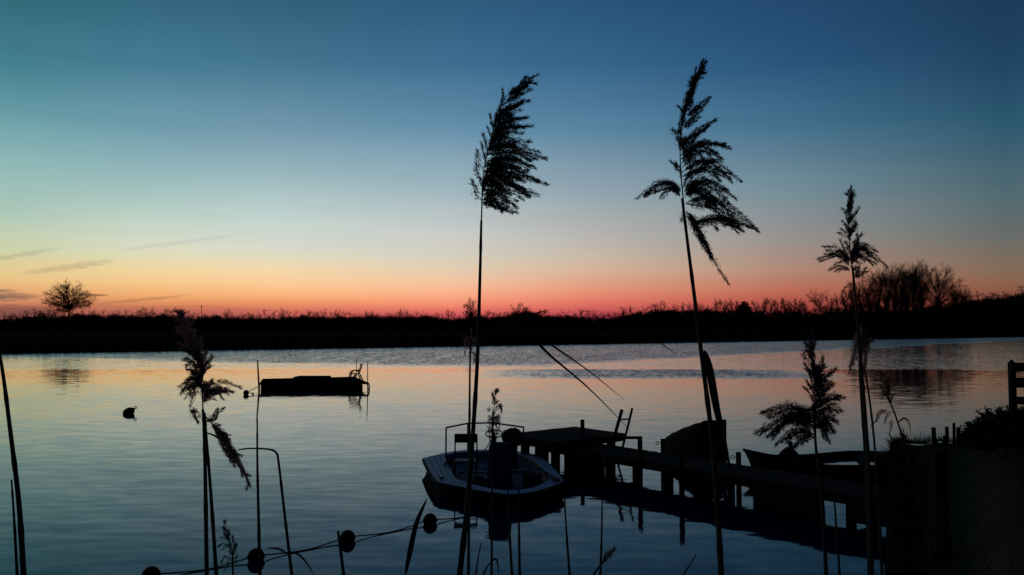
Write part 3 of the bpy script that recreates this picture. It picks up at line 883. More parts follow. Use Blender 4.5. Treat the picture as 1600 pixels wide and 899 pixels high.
for k in range(n_): m.f.append((k, (k + 1) % n_, n_ + (k + 1) % n_, n_ + k))
m.f.append(tuple(reversed(range(n_)))); m.f.append(tuple(range(n_, 2 * n_)))
m.build('transom', 'transom', cv)
m = MB(); m.tube([G_[i][0] - ey * (G_[i][1] + .01) + Vector((0, 0, G_[i][2])) for i in range(15)], .022, 6); m.tube([G_[i][0] + ey * (G_[i][1] + .01) + Vector((0, 0, G_[i][2])) for i in range(15)], .022, 6); m.build('gunwale', 'wet_wood', cv)
b_ = at_y(1132, 656, cb1.y - .1); m = MB(); m.tube([(b_.x, b_.y, -1.3), (b_.x - .01, b_.y, b_.z * .5), (b_.x, b_.y, b_.z)], [.06, .055, .05], 9)
tag(m.build('mooring_post', 'wet_wood', origin=(b_.x, b_.y, 0)), 'tall mooring post touching the square stern of the covered boat', 'post')

# rowing boat half full of water beyond the walkway
farpx = [(1161, 703), (1190, 709.5), (1215, 713), (1260, 712), (1300, 708.5), (1330, 706.5), (1370, 707), (1398, 709)]
nearpx = [(1161, 703.5), (1185, 716), (1215, 722.5), (1260, 726.5), (1300, 728.5), (1345, 729), (1375, 728.5), (1397, 727)]
NS = 24
fz_ = [.54, .47, .43, .41, .40, .40, .41, .43]; nz_ = [.54, .44, .37, .33, .32, .32, .33, .34]
G1 = [at_z(x, y, z) for x, y, z in smooth_px([p + (z,) for p, z in zip(farpx, fz_)], NS)]
G0 = [at_z(x, y, z) for x, y, z in smooth_px([p + (z,) for p, z in zip(nearpx, nz_)], NS)]
bb = (G0[0] + G1[0]) / 2
rb_ = thing('rowing_boat', 'open wooden rowing boat lying low behind the jetty with rainwater pooled inside', 'rowing boat', (bb.x, bb.y, 0))
def sect(a, b, i, off):
    t = i / NS; k = a.lerp(b, .5); w_ = b - a; full = min(1, t * 4 + .08)
    kz = -.3 + (.62) * max(0, 1 - t / .16) ** 1.5 + off; row_ = []
    for u, zf in ((0, 1.0), (.06, .7), (.14, .42), (.27, .2), (.5, 0), (.73, .2), (.86, .42), (.94, .7), (1, 1.0)):
        q = a + w_ * (.5 + (u - .5) * (1 - 2 * off / max(w_.length, .08)) if w_.length > .1 else .5)
        ztop = a.z + (b.z - a.z) * u
        row_.append(Vector((q.x + (.16 * max(0, 1 - t / .16) * (1 - zf) * 1.0), q.y, kz + (ztop - kz) * zf if zf < 1 else ztop)))
    return row_
m = MB()
A_ = [sect(a, b, i, 0) for i, (a, b) in enumerate(zip(G0, G1))]; B_ = [sect(a, b, i, .03) for i, (a, b) in enumerate(zip(G0, G1))]
for S_ in (A_, B_):
    for r_ in S_: m.v += [tuple(q) for q in r_]
o2 = (NS + 1) * 9
for i in range(NS):
    for k in range(8):
        p0 = i * 9 + k; m.f.append((p0, p0 + 1, p0 + 10, p0 + 9)); q0 = o2 + p0; m.f.append((q0, q0 + 9, q0 + 10, q0 + 1))
    for k in (0, 8):
        p0 = i * 9 + k; q0 = o2 + p0; m.f.append((p0, p0 + 9, q0 + 9, q0))
m.f.append(tuple(NS * 9 + k for k in range(9))); m.f.append(tuple(o2 + NS * 9 + k for k in reversed(range(9))))
m.build('hull', 'hull', rb_)
m = MB()
for G in (G0, G1): m.tube([(q.x, q.y, q.z + .012) for q in G], .024, 6)
m.build('gunwale', 'wet_wood', rb_)
m = MB(); WZ = .30
ring0 = [G0[i].lerp(G1[i], .05) for i in range(11, NS)]; ring1 = [G0[i].lerp(G1[i], .97) for i in range(11, NS)]
m.v = [(q.x, q.y, WZ) for q in ring0] + [(q.x, q.y, WZ) for q in reversed(ring1)]; m.f = [tuple(range(len(m.v)))]
m.build('bilge_water', 'water', rb_)
for i in (9, 18):
    a, b = G0[i].lerp(G1[i], .04), G0[i].lerp(G1[i], .96); m = MB(); m.bar((a.x, a.y, a.z - .03), (b.x, b.y, b.z - .05), .2, .03); m.build('thwart', 'wet_wood', rb_)
q = G0[NS].lerp(G1[NS], .62); m = MB(); m.box((q.x - .12, q.y, .40), (.4, .55, .22), bevel=.02); m.build('stern_locker', 'wet_wood', rb_)
m = MB(); c = at_y(1233, 712, bb.y + .7)
for i in range(9):
    t = i / 8; rr = .26 * (1 - t) ** .8 + .05
    m.torus((c.x, c.y, c.z - .1 + .28 * t), rr, .035, (0, 0, 1), 16, 6)
m.tube([(c.x, c.y, c.z - .15), (c.x, c.y, c.z + .12)], .1, 8)
hp = m.build('rope_heap', 'rope', rb_)
mp_ = MB(); p = at_y(1235, 690, bb.y + 1.5); mp_.tube([(p.x, p.y, -1.4), (p.x, p.y, p.z)], [.06, .055], 9)
tag(mp_.build('mooring_post', 'wet_wood', origin=(p.x, p.y, 0)), 'single mooring post in the water behind the low rowing boat', 'post')

# ------------------------------------------------------------------ the broad flat-decked boat with rails
GZ = .28
def dk(px, py, z=GZ): return at_z(px, py, z)
outer_px = [(662, 716), (664, 722), (672, 737), (681, 750), (687, 754), (700, 756.5), (716, 759.5), (734, 763), (752, 766.5), (770, 769.5), (786, 771.3), (803, 771.6), (820, 770.3), (836, 767.3), (852, 763), (867, 758), (878, 753.5), (880, 750), (870, 737), (859, 725), (848, 717), (838, 711.5), (826, 708), (800, 704), (770, 702.5), (735, 702.8), (712, 704.5), (692, 708.5), (675, 712.5)]
outer = [dk(*p) for p in outer_px]
cen = sum(outer, Vector((0, 0, 0))) / len(outer)
inner_px = [(695, 713), (697, 718), (703, 731), (709, 743), (714, 749), (722, 752), (732, 755.5), (744, 759), (757, 762.3), (772, 765.3), (786, 767), (802, 767.2), (817, 766), (831, 763), (844, 758.5), (853, 753.5), (858, 750), (857, 747), (849, 736), (841, 726), (834, 719), (826, 714.5), (817, 711.5), (798, 708), (770, 706), (738, 706), (716, 707.6), (706, 709.5), (699, 711)]
inner = [dk(*p) for p in inner_px]
bt = thing('motor_boat', 'broad flat bowed open motor boat with pale side decks moored beside the landing', 'boat', (cen.x, cen.y, 0))
n = len(outer)
m = MB()                                       # hull: outer skin from deck edge to below water, tumbling in
lev = [(GZ - .03, 1.0), (.17, .985), (.02, .95), (-.15, .88)]
for z, f in lev:
    for p in outer: q = cen + (p - cen) * f; m.v.append((q.x, q.y, z))
for j in range(len(lev) - 1):
    for k in range(n):
        a = j * n + k; b = j * n + (k + 1) % n; m.f.append((a, a + n, b + n, b))
m.f.append(tuple(range((len(lev) - 1) * n, len(lev) * n)))
m.build('hull', 'hull', bt)
m = MB()                                       # side decks: ring of planks between outer and inner edges
K = 4
for r in range(K):
    f0, f1 = r / K + .015, (r + 1) / K - .015
    b0_ = len(m.v)
    for z in (GZ - .03, GZ):
        for f in (f0, f1):
            for a, b in zip(outer, inner): q = a.lerp(b, f); m.v.append((q.x, q.y, z + .012 * f))
    for k in range(n):
        k2 = (k + 1) % n
        A = lambda lay, ff, kk: b0_ + lay * 2 * n + ff * n + kk
        m.f.append((A(1, 0, k), A(1, 0, k2), A(1, 1, k2), A(1, 1, k)))
        m.f.append((A(0, 0, k), A(0, 1, k), A(0, 1, k2), A(0, 0, k2)))
        m.f.append((A(0, 0, k), A(0, 0, k2), A(1, 0, k2), A(1, 0, k)))
        m.f.append((A(0, 1, k), A(1, 1, k), A(1, 1, k2), A(0, 1, k2)))
m.build('side_deck', 'deck_paint', bt)
m = MB(); loop = [(p.x, p.y, GZ - .04) for p in [cen + (q - cen) * 1.008 for q in outer]]
m.tube(loop + [loop[0]], .035, 6); m.build('rub_rail', 'wet_wood', bt)
m = MB(); FZ = .08                              # cockpit
for z, f in ((GZ - .01, 1.0), (FZ, .97)):
    for p in inner: q = cen + (p - cen) * f; m.v.append((q.x, q.y, z))
for k in range(n):
    k2 = (k + 1) % n; m.f.append((k, k2, n + k2, n + k))
m.f.append(tuple(range(n, 2 * n))); m.build('cockpit', 'cockpit', bt)
# rear rail
def rail_path(pxs, z): return [at_z(x, y, z) for x, y in pxs]
rp_ = rail_path([(697, 668.5), (731, 661.7), (770, 661), (818, 667.6)], .98)
m = MB()
for a, b in zip(rp_, rp_[1:]): m.bar(a, b, .035, .04)
for p in (rp_[0], rp_[1], rp_[2], rp_[3]): m.bar((p.x, p.y, GZ - .02), (p.x, p.y, .98), .04, .045)
m.build('stern_rail', 'metal', bt)
fr = rail_path([(733, 730), (780, 737), (826, 737), (846, 732)], .5)
ft = [dk(713, 747), dk(857, 747)]
m = MB()
for a, b in zip(fr, fr[1:]): m.tube([a, b], .016, 6)
m.tube([fr[0], ft[0]], .016, 6); m.tube([fr[-1], ft[1]], .016, 6)
for p in fr[1:3]: m.tube([p, (p.x, p.y, FZ)], .016, 6)
m.build('bow_rail', 'metal', bt)
# covered console
cc = at_y(781, 750, 17.6); cy = 17.6
m = MB(); wtop, wbot = .40, .56
secz = [(FZ, .56, .50), (.5, .53, .48), (.8, .50, .45), (.95, .47, .41), (1.0, .42, .34), (1.02, .30, .22)]
rc = random.Random(2); SEG = 20; base_ = len(m.v)
for z, wx, wy in secz:
    for k in range(SEG):
        a = 2 * math.pi * k / SEG; ca, sa = math.cos(a), math.sin(a)
        e = .55; x = math.copysign(abs(ca) ** e, ca) * wx / 2; y = math.copysign(abs(sa) ** e, sa) * wy / 2
        fold = 1 + (.05 * math.sin(k * 2.5) + rc.uniform(-.02, .02)) * (1.02 - z)
        m.v.append((cc.x + x * fold, cy + y * fold, z + rc.uniform(-.008, .008)))
for j in range(len(secz) - 1):
    for k in range(SEG):
        a = j * SEG + k; b = j * SEG + (k + 1) % SEG; m.f.append((a, b, b + SEG, a + SEG))
m.f.append(tuple((len(secz) - 1) * SEG + k for k in range(SEG)))
m.build('console_cover', 'tarp', bt, smooth=True)
# steering wheel on its raked column
sw = at_y(772, 678, cy + .75)
stg = MB(); stg.torus(sw, .19, .014, (0, -.35, 1), 22, 6)
for k in range(3):
    a = 2.094 * k; stg.tube([sw, sw + Vector((math.cos(a) * .19, math.sin(a) * .18, math.sin(a) * .06))], .009, 5)
wheel = stg.build('steering_wheel', 'black', bt)
m = MB(); m.tube([sw, (sw.x + .02, sw.y + .12, .8), (sw.x + .05, sw.y + .3, FZ)], [.03, .05, .06], 8); m.tube([sw + Vector((0, .05, -.05)), (sw.x - .28, sw.y + .1, .62)], .012, 5); m.build('steering_column', 'black', bt)
# motor with a crumpled cover at the stern, and a small stool
ec = at_y(802, 684, cy + 1.75)
re_ = random.Random(6)
m = MB(); m.ball(ec, .27, 1.02, .85, .78, 16, 10)
m.v = [(x + re_.uniform(-.02, .02), y + re_.uniform(-.02, .02), z + re_.uniform(-.025, .025)) for x, y, z in m.v]
m.box((ec.x - .14, ec.y, ec.z - .02), (.22, .36, .36), bevel=.03)
eo = m.build('engine_cover', 'black', bt)
m = MB(); m.box((ec.x, ec.y + .05, (ec.z + GZ) / 2 - .15), (.2, .24, ec.z - GZ - .02), bevel=.02)
m.tube([(ec.x + .1, ec.y, ec.z + .16), (ec.x + .05, ec.y - .1, ec.z + .24), (ec.x - .06, ec.y - .12, ec.z + .2)], .018, 5)
m.build('engine_leg', 'black', bt)
sl = at_z(822, 711, GZ)
m = MB(); m.box((sl.x, sl.y, GZ + .22), (.2, .2, .035), bevel=.006)
for dx in (-.08, .08):
    for dy in (-.08, .08): m.bar((sl.x + dx, sl.y + dy, GZ), (sl.x + dx * .9, sl.y + dy * .9, GZ + .21), .022, .022)
tag(m.build('stool', 'wet_wood', origin=(sl.x, sl.y, GZ)), 'tiny stool on the right rear deck of the broad flat bowed boat', 'stool')
# chair on the boat
chp = at_y(728, 724, 18.6)
m = MB(); a_, b_ = dk(716, 738, FZ + .22), dk(846, 738, FZ + .22); m.bar(a_, b_, .24, .035)
m.build('bench', 'cockpit', bt)
m = MB(); q_ = dk(704, 728); rk = random.Random(4)
for i in range(5): m.torus((q_.x + rk.uniform(-.02, .02), q_.y + rk.uniform(-.02, .02), GZ + .03 + .022 * i), .13 - .012 * i, .013, (rk.uniform(-.1, .1), rk.uniform(-.1, .1), 1), 18, 5)
tag(m.build('rope_coil', 'rope', origin=(q_.x, q_.y, GZ)), 'coil of rope on the left side deck of the broad flat bowed boat', 'rope')
for (px_, py_) in ((690, 750), (868, 751), (836, 714)):
    q_ = dk(px_, py_); m = MB(); m.bar((q_.x - .07, q_.y, GZ + .05), (q_.x + .07, q_.y, GZ + .05), .03, .025); m.box((q_.x, q_.y, GZ + .025), (.05, .03, .05)); m.build('cleat', 'metal', bt)
q_ = at_y(832, 742, 17.2)
m = MB(); m.box((q_.x, q_.y, FZ + .17), (.36, .26, .34), rz=.3, bevel=.02); tag(m.build('crate', 'wet_wood', origin=(q_.x, q_.y, FZ)), 'dark storage crate on the boat floor right of the blue covered console', 'crate')
q_ = at_y(748, 742, 17.0)
m = MB(); m.ball((q_.x, q_.y, FZ + .16), .2, 1.2, .8, .8, 14, 9); m.v = [(x + rk.uniform(-.02, .02), y + rk.uniform(-.02, .02), z + rk.uniform(-.02, .02)) for x, y, z in m.v]
tag(m.build('sack', 'black', origin=(q_.x, q_.y, FZ)), 'slumped dark sack on the boat floor left of the blue covered console', 'sack')
m = MB(); a_, b_ = dk(800, 706, GZ + .05), dk(866, 747, GZ + .05); m.tube([a_, b_], [.018, .022], 7); e_ = (b_ - a_).normalized(); m.bar(b_ - e_ * .02, b_ + e_ * .3, .13, .02)
tag(m.build('oar', 'wet_wood', origin=tuple(a_)), 'single oar lying along the right side deck of the broad boat', 'oar')
ch = thing('chair', 'plain low backed chair standing in the open boat with its back board up', 'chair', (chp.x, chp.y, FZ))
w2 = .25
top_z = at_y(728, 678, chp.y).z; bz = at_y(728, 692, chp.y).z
m = MB(); m.box((chp.x, chp.y, (top_z + bz) / 2), (.53, .035, top_z - bz), bevel=.008); m.build('backrest', 'black', ch)
m = MB(); m.box((chp.x, chp.y - .22, FZ + .42), (.48, .42, .04), bevel=.01); m.build('seat', 'black', ch)
for dx in (-w2, w2):
    m = MB(); m.bar((chp.x + dx, chp.y + .02, FZ), (chp.x + dx, chp.y + .02, top_z - .05), .032, .03); m.build('leg', 'metal', ch)
    m = MB(); m.bar((chp.x + dx, chp.y - .42, FZ), (chp.x + dx, chp.y - .4, FZ + .41), .03, .03); m.build('leg', 'metal', ch)

# ------------------------------------------------------------------ swimming raft with its chair
rl = at_z(406, 610.5, 0); rr_ = at_z(568, 610.4, 0)
RT = .40
rf = thing('swimming_raft', 'big square black swimming raft floating out on the river', 'raft', ((rl.x + rr_.x) / 2, rl.y, 0))
backl = at_z(411, 592, RT); backr = at_z(553, 588.8, RT)
fl, fr2 = Vector((rl.x, rl.y, 0)), Vector((rr_.x, rr_.y, 0))
foot = [fl, fr2, Vector((backr.x, backr.y, 0)), Vector((backl.x, backl.y, 0))]
m = MB(); cf = sum(foot, Vector()) / 4; m.prism([(p.x, p.y) for p in [cf + (q - cf) * .985 for q in foot]], -.25, RT - .09); m.build('float_body', 'raft_wood', rf)
m = MB(); nb_ = 34
dfoot = [cf + (q - cf) * 1.01 for q in foot]; dfoot[1] = dfoot[1] + Vector((.16, .5, 0))
for i in range(nb_):
    a0, a1 = i / nb_ + .002, (i + 1) / nb_ - .002
    qs = [dfoot[0].lerp(dfoot[3], a0), dfoot[1].lerp(dfoot[2], a0), dfoot[1].lerp(dfoot[2], a1), dfoot[0].lerp(dfoot[3], a1)]
    m.prism([(q.x, q.y) for q in qs], RT - .085, RT)
m.build('deck', 'raft_wood', rf)
a = at_z(463, 591, RT); b = at_z(513, 591, RT)
m = MB(); yb = (a.y + b.y) / 2; m.prism([(a.x, yb - .7), (b.x + .25, yb - .7), (b.x, yb + .7), (a.x, yb + .7)], RT + .002, RT + .11); m.build('raised_platform', 'raft_wood', rf)
# boarding ladder on its right side
lx = at_y(573, 602, rr_.y + .5)
m = MB()
for dy in (0, .45):
    m.tube([(lx.x, lx.y + dy, RT - .02), (lx.x + .07, lx.y + dy, RT - .2), (lx.x + .07, lx.y + dy, -.5)], .035, 6)
for z in (.3, .05, -.2): m.tube([(lx.x + .07, lx.y, z), (lx.x + .07, lx.y + .45, z)], .028, 6)
m.build('boarding_ladder', 'metal', rf)
def water_pole(px0, py0, px1, py1, Y, label, r=.03):
    a, b = at_y(px1, py1, Y), at_y(px0, py0, Y); d = (a - b); e = b + d * ((b.z + 1.2) / (b.z - a.z)) if b.z > a.z else a
    m = MB(); m.tube([e, a, b], [r, r, r * .7], 7)
    return tag(m.build('mooring_pole', 'wet_wood', origin=(a.x, a.y, 0)), label, 'pole')
water_pole(402.5, 563, 405, 610, rl.y - .1, 'tall thin pole at the left end of the swimming raft', .055)
p1 = water_pole(574.5, 565, 574.5, 609, rr_.y + .8, 'thin pole at the right end of the raft beside its boarding ladder', .03)
p2 = water_pole(557, 559, 557, 600, rr_.y + 6.6, 'slender rod behind the chair at the far edge of the raft', .025)
# garden chair on the raft, facing left
gc = at_y(556, 594, 47.5); gc.z = RT
g = thing('garden_chair', 'plastic garden chair with armrests and slatted back standing on the right end of the raft', 'chair', (gc.x, gc.y, RT))
def gp(x, y, z): return Vector((gc.x + x, gc.y + y, RT + z))
m = MB(); m.box(gp(-.06, 0, .43), (.5, .5, .035), bevel=.012); m.build('seat', 'black', g)
for sy in (-.25, .25):
    m = MB(); m.tube([gp(-.36, sy, 0), gp(-.33, sy, .3), gp(-.28, sy, .5), gp(-.16, sy, .62), gp(.05, sy, .62), gp(.2, sy, .58)], [.04, .04, .04, .038, .036, .03], 7); m.build('armrest', 'black', g)
    m = MB(); m.tube([gp(-.14, sy, 0), gp(-.1, sy, .24), gp(.02, sy, .41)], [.035, .035, .03], 7); m.build('leg', 'black', g)
    m = MB(); m.tube([gp(.36, sy, 0), gp(.27, sy, .22), gp(.17, sy, .42)], [.04, .04, .035], 7); m.build('leg', 'black', g)
br = MB()
for sy in (-.23, .23): br.tube([gp(.16, sy, .42), gp(.27, sy, .75), gp(.33, sy, 1.0)], .03, 6)
for z, x in ((.52, .2), (.63, .235), (.74, .265), (.85, .295), (.97, .325)): br.bar(gp(x, -.23, z), gp(x, .23, z), .02, .06)
br.build('backrest', 'black', g)
# small ball buoy tied to the raft
bp = at_z(384.5, 617, 0)
m = MB(); m.ball((bp.x, bp.y, .1), .15, seg=14, rings=10); bu = m.build('buoy', 'float', origin=(bp.x, bp.y, 0), smooth=True)
tag(bu, 'small round black buoy floating just left of the swimming raft', 'buoy')
e = Vector((rl.x, rl.y, .25)); m = MB(); m.tube([(bp.x + .13, bp.y, .12), (bp.x + .35, bp.y, .07), (e.x * .5 + bp.x * .5 + .1, bp.y, .12), (e.x, e.y, .27)], .02, 5); m.ball((bp.x + .36, bp.y, .06), .06)
tag(m.build('mooring_line', 'rope', origin=(bp.x, bp.y, 0)), 'short line from the small round buoy up to the raft corner', 'rope')
# tilted mooring buoy
mb_ = at_z(202, 646.5, 0)
t = thing('mooring_buoy', 'tilted dark mooring buoy with a ring on top, alone in open water at left', 'buoy', (mb_.x, mb_.y, 0))
rot = Matrix.Rotation(R(58), 3, 'Y')
m = MB(); prof2 = [(-.25, .05), (-.2, .15), (-.08, .19), (.06, .175), (.16, .12), (.22, .06), (.25, .0)]
for z, r in prof2:
    for k in range(14):
        a = 2 * math.pi * k / 14; q = rot @ Vector((r * math.cos(a), r * math.sin(a), z)); m.v.append((mb_.x + q.x, mb_.y + q.y, .07 + q.z))
for j in range(len(prof2) - 1):
    for k in range(14):
        a = j * 14 + k; b = j * 14 + (k + 1) % 14; m.f.append((a, b, b + 14, a + 14))
m.build('body', 'float', t, smooth=True)
tp = rot @ Vector((0, 0, .29)); m = MB(); m.torus((mb_.x + tp.x, mb_.y + tp.y, .07 + tp.z + .02), .045, .018, (0, 1, .2)); m.build('ring', 'metal', t)

# ------------------------------------------------------------------ float line
fpx = [(236, 906), (400, 876), (543, 846), (672, 818.5), (772, 799), (866, 784), (911, 752)]
fl_labels = ['round float at the bottom edge left of all the others on the float line', 'round float on the line directly below the tall headless reed stem',
             'round float on the line next to a short broken reed stub', 'round float on the line beside the broad hanging reed leaf', 'round float lying close under the bow of the motor boat',
             'round float just off the right front corner of the motor boat', 'faint round float under the landing end of the jetty']
fpos = []
for (x, y), lb in zip(fpx, fl_labels):
    p = at_z(x, y, 0); fpos.append(p)
    t = thing('line_float', lb, 'float', (p.x, p.y, 0), 'floats on the line')
    m = MB(); m.ball((p.x, p.y, .058), .125, 1, 1, 1.0, 18, 12); m.build('ball', 'float', t, smooth=True)
    m = MB(); m.torus((p.x, p.y, .058), .124, .012, (0, 0, 1), 20, 6); m.build('seam', 'float', t, smooth=True)
m = MB(); ext = fpos[0] + (fpos[0] - fpos[1]) * 1.0
chain = [ext] + fpos + [at_z(930, 742, 0)]
for a, b in zip(chain, chain[1:]):
    pts = []
    for k in range(13):
        u = k / 12; z = .075 - .068 * (1 - abs(2 * u - 1) ** 2.2); q = a.lerp(b, u); pts.append((q.x, q.y + .03 * math.sin(u * 9), z))
    m.tube(pts, .011, 6)
tag(m.build('float_rope', 'rope', origin=tuple(fpos[1])), 'long rope lying on the water threaded through the round floats', 'rope')

# ------------------------------------------------------------------ right shore: posts, fence, scrub
ps = [(1460, 668, 6.5, 1.0, 'thick post at the far quay edge, first of the row from the jetty side'), (1480, 667, 5.5, .5, 'slanting post in the quay row beside a low stump'), (1490.5, 661, 4.5, 0, 'tallest and thinnest post of the quay row'),
      (1497.5, 668, 6.5, 0, 'short stout post close behind the thinnest one in the quay row'), (1516, 659, 4.5, 0, 'post in the quay row half hidden by the brambles')]
for px, top, wpx, lean, lb in ps:
    p = at_y(px, 690, 17.45); p.z = shore_z(p); q = at_y(px, top, 17.45); r = wpx / F * 17.45 / 2
    m = MB(); m.tube([(p.x, p.y, p.z - .25), (q.x - lean * .02, q.y, q.z - .01), (q.x - lean * .02, q.y, q.z)], [r * 1.05, r, r * .8], 9)
    tag(m.build('quay_post', 'wet_wood', origin=(p.x, p.y, p.z)), lb, 'post', 'posts along the far quay edge')
p = at_y(1477, 690, 17.4); q = at_y(1477, 681, 17.4); m = MB(); m.tube([(p.x, p.y, .9), (q.x, q.y, q.z)], .05, 8)
tag(m.build('stump', 'wet_wood', origin=(p.x, p.y, 1)), 'low post stump at the foot of the slanting quay post', 'stump')
# near mooring post
p = at_z(1473, 870, CZ); q = at_y(1473, 702, p.y); m = MB(); m.tube([(p.x, p.y, .7), (p.x, p.y, q.z - .03), (p.x, p.y, q.z)], [.085, .078, .06], 12)
tag(m.build('bollard_post', 'wet_wood', origin=(p.x, p.y, 1)), 'heavy dark post standing in the sand nearest the camera', 'post')
# plank fence
FY = 15.5
fn = thing('plank_fence', 'plank fence end with three broad boards and a pointed post above the brambles', 'fence', tuple(at_y(1583, 640, FY)))
for y0, y1 in ((567, 581), (590, 606), (620, 632)):
    a = at_y(1579, (y0 + y1) / 2, FY); zz = a.z; hh = (y1 - y0) / F * FY
    m = MB(); m.bar((a.x, FY - .02, zz), (a.x + 3.2, FY - .25, zz + .02), .03, hh); m.build('board', 'wet_wood', fn)
for px in (1584, 1790):
    a = at_y(px, 568, FY); xw = .1
    m = MB(); m.box((a.x, FY + .065 - (px > 1600) * .2, (a.z + 1.2) / 2), (xw, xw, a.z - 1.2))
    b0_ = len(m.v); zt = a.z
    yq = FY + .065 - (px > 1600) * .2
    m.v += [(a.x - .05, yq - .05, zt + .001), (a.x + .05, yq - .05, zt + .001), (a.x + .05, yq + .05, zt + .001), (a.x - .05, yq + .05, zt + .001), (a.x, yq, zt + .08)]
    for k in range(4): m.f.append((b0_ + k, b0_ + (k + 1) % 4, b0_ + 4))
    m.build('post', 'wet_wood', fn)
# brambles on the dike
def bramble(px, top, Y, wpx, seed, label):
    p = at_y(px, 700, Y); p.z = shore_z(p) - .05; q = at_y(px, top, Y); H = max(.3, q.z - p.z); W = wpx / F * Y / 2
    rng = random.Random(seed)
    t = thing('bramble_bush', label, 'bush', (p.x, p.y, p.z))
    st, fo = MB(), MB()
    for i in range(46):
        a = rng.uniform(0, 6.283); rr = rng.uniform(0, 1) ** .6 * W; h = H * rng.uniform(.55, 1.0) * (1 - .35 * (rr / W) ** 2)
        bx, by = math.cos(a) * rr * .7, math.sin(a) * rr * .6
        pts = [Vector((bx, by, 0)), Vector((bx + math.cos(a) * rr * .2, by, h * .6)), Vector((bx + math.cos(a) * rr * .5 + rng.uniform(-.1, .1), by + rng.uniform(-.1, .1), h))]
        st.tube(pts, [.008, .006, .003], 4, cap=False)
        for k in range(16):
            u = rng.uniform(.1, 1); c = pts[0].lerp(pts[1], u * 2) if u < .5 else pts[1].lerp(pts[2], u * 2 - 1)
            fo.spike(c, (rng.uniform(-1, 1), rng.uniform(-1, 1), rng.uniform(-.2, 1)), rng.uniform(.04, .11), rng.uniform(.009, .02))
    for i in range(500):
        a = rng.uniform(0, 6.283); rr = rng.uniform(0, 1) ** .5; z = rng.uniform(0, .55 * (1 - rr * rr * .5)) * H
        fo.spike((math.cos(a) * rr * W, math.sin(a) * rr * W * .6, z), (rng.uniform(-1, 1), rng.uniform(-1, 1), rng.uniform(.1, 1)), rng.uniform(.08, .2), rng.uniform(.02, .04))
    o = st.build('stems', 'wet_wood'); o.parent = t; o = fo.build('foliage', 'grass'); o.parent = t
bramble(1524, 652, 16.9, 36, 1, 'low bramble bush next to the last quay post')
bramble(1546, 634, 16.6, 44, 2, 'highest bramble bush, in the middle between quay posts and fence')
bramble(1572, 630, 16.2, 50, 3, 'bramble bush directly under the fence end')
bramble(1604, 634, 15.6, 60, 4, 'bramble bush under the fence boards at the edge of the view')
bramble(1556, 668, 14.5, 70, 5, 'spreading low bramble lower on the slope in front of the others')
bramble(1588, 690, 13.2, 80, 6, 'dark low bramble on the slope nearest the sandy strip')
gr = MB(); rg_ = random.Random(17)
for i in range(9000):
    v, u = rg_.uniform(.05, 1), rg_.uniform(.0, .45)
    x, y, z = shore_fn(u, v); d = (Vector((x, y, 0)) - QA).dot(QO)
    if d < .1 or (d < 1.4 and rg_.random() < .95): continue
    h = rg_.uniform(.04, .14) if d < 2 else rg_.uniform(.08, .28); a = rg_.uniform(0, 6.28)
    gr.spike((x, y, z - .01), (math.cos(a) * .4, math.sin(a) * .4, 1), h, rg_.uniform(.004, .009))
for i in range(5200):
    v = rg_.random(); q = QA.lerp(QCx, v) + QO * rg_.uniform(-.07, .28) if rg_.random() < .6 else QCx.lerp(QD, rg_.random() ** 2 * .12) + Vector((rg_.uniform(-.1, .1), rg_.uniform(-.25, .12), 0))
    z = shore_z(q); a = rg_.uniform(0, 6.28); clump = .5 + .5 * math.sin(v * 37) * math.sin(v * 91 + 1)
    gr.spike((q.x, q.y, z + .02), (math.cos(a) * .6 - QO.x * .5, math.sin(a) * .6 - QO.y * .5, .9), rg_.uniform(.05, .12) + .34 * clump ** 2 * rg_.random(), rg_.uniform(.003, .007))
tag(gr.build('grass', 'grass'), 'rough dark grass on the shore and dike', 'grass', kind='stuff')

GT = 'sedge tufts hanging over the quay edge'
LT = 'dark sedge tuft hanging over the left edge of the sandy quay'
rt2 = random.Random(41); tuft = []
for i in range(3):
    m = MB()
    for k in range(70):
        a = rt2.uniform(0, 6.283); L = rt2.uniform(.16, .42); ln_ = rt2.uniform(.25, 1.0)
        d = Vector((math.cos(a) * ln_, math.sin(a) * ln_, 1)).normalized(); b = Vector((rt2.gauss(0, .05), rt2.gauss(0, .05), -.02))
        m.tube([b, b + d * L * .55, b + d * L + Vector((math.cos(a), math.sin(a), -.8)) * L * .22], [.005, .004, .001], 3, cap=False)
    tuft.append(m.build('sedge_tuft', 'grass'))
for i, v in enumerate((.08, .2, .27, .38, .5, .58, .69, .8, .86, .95, .99)):
    o = tuft[i] if i < 3 else tuft[i % 3].copy()
    if i >= 3: COL.objects.link(o)
    q = QA.lerp(QCx, v) + QO * rt2.uniform(-.1, .06); o.location = (q.x, q.y, 1.03); sc_ = rt2.uniform(.6, 1.15); o.scale = (sc_, sc_, sc_); o.rotation_euler = (0, 0, rt2.uniform(0, 6))
    tag(o, LT, 'grass tuft', GT)

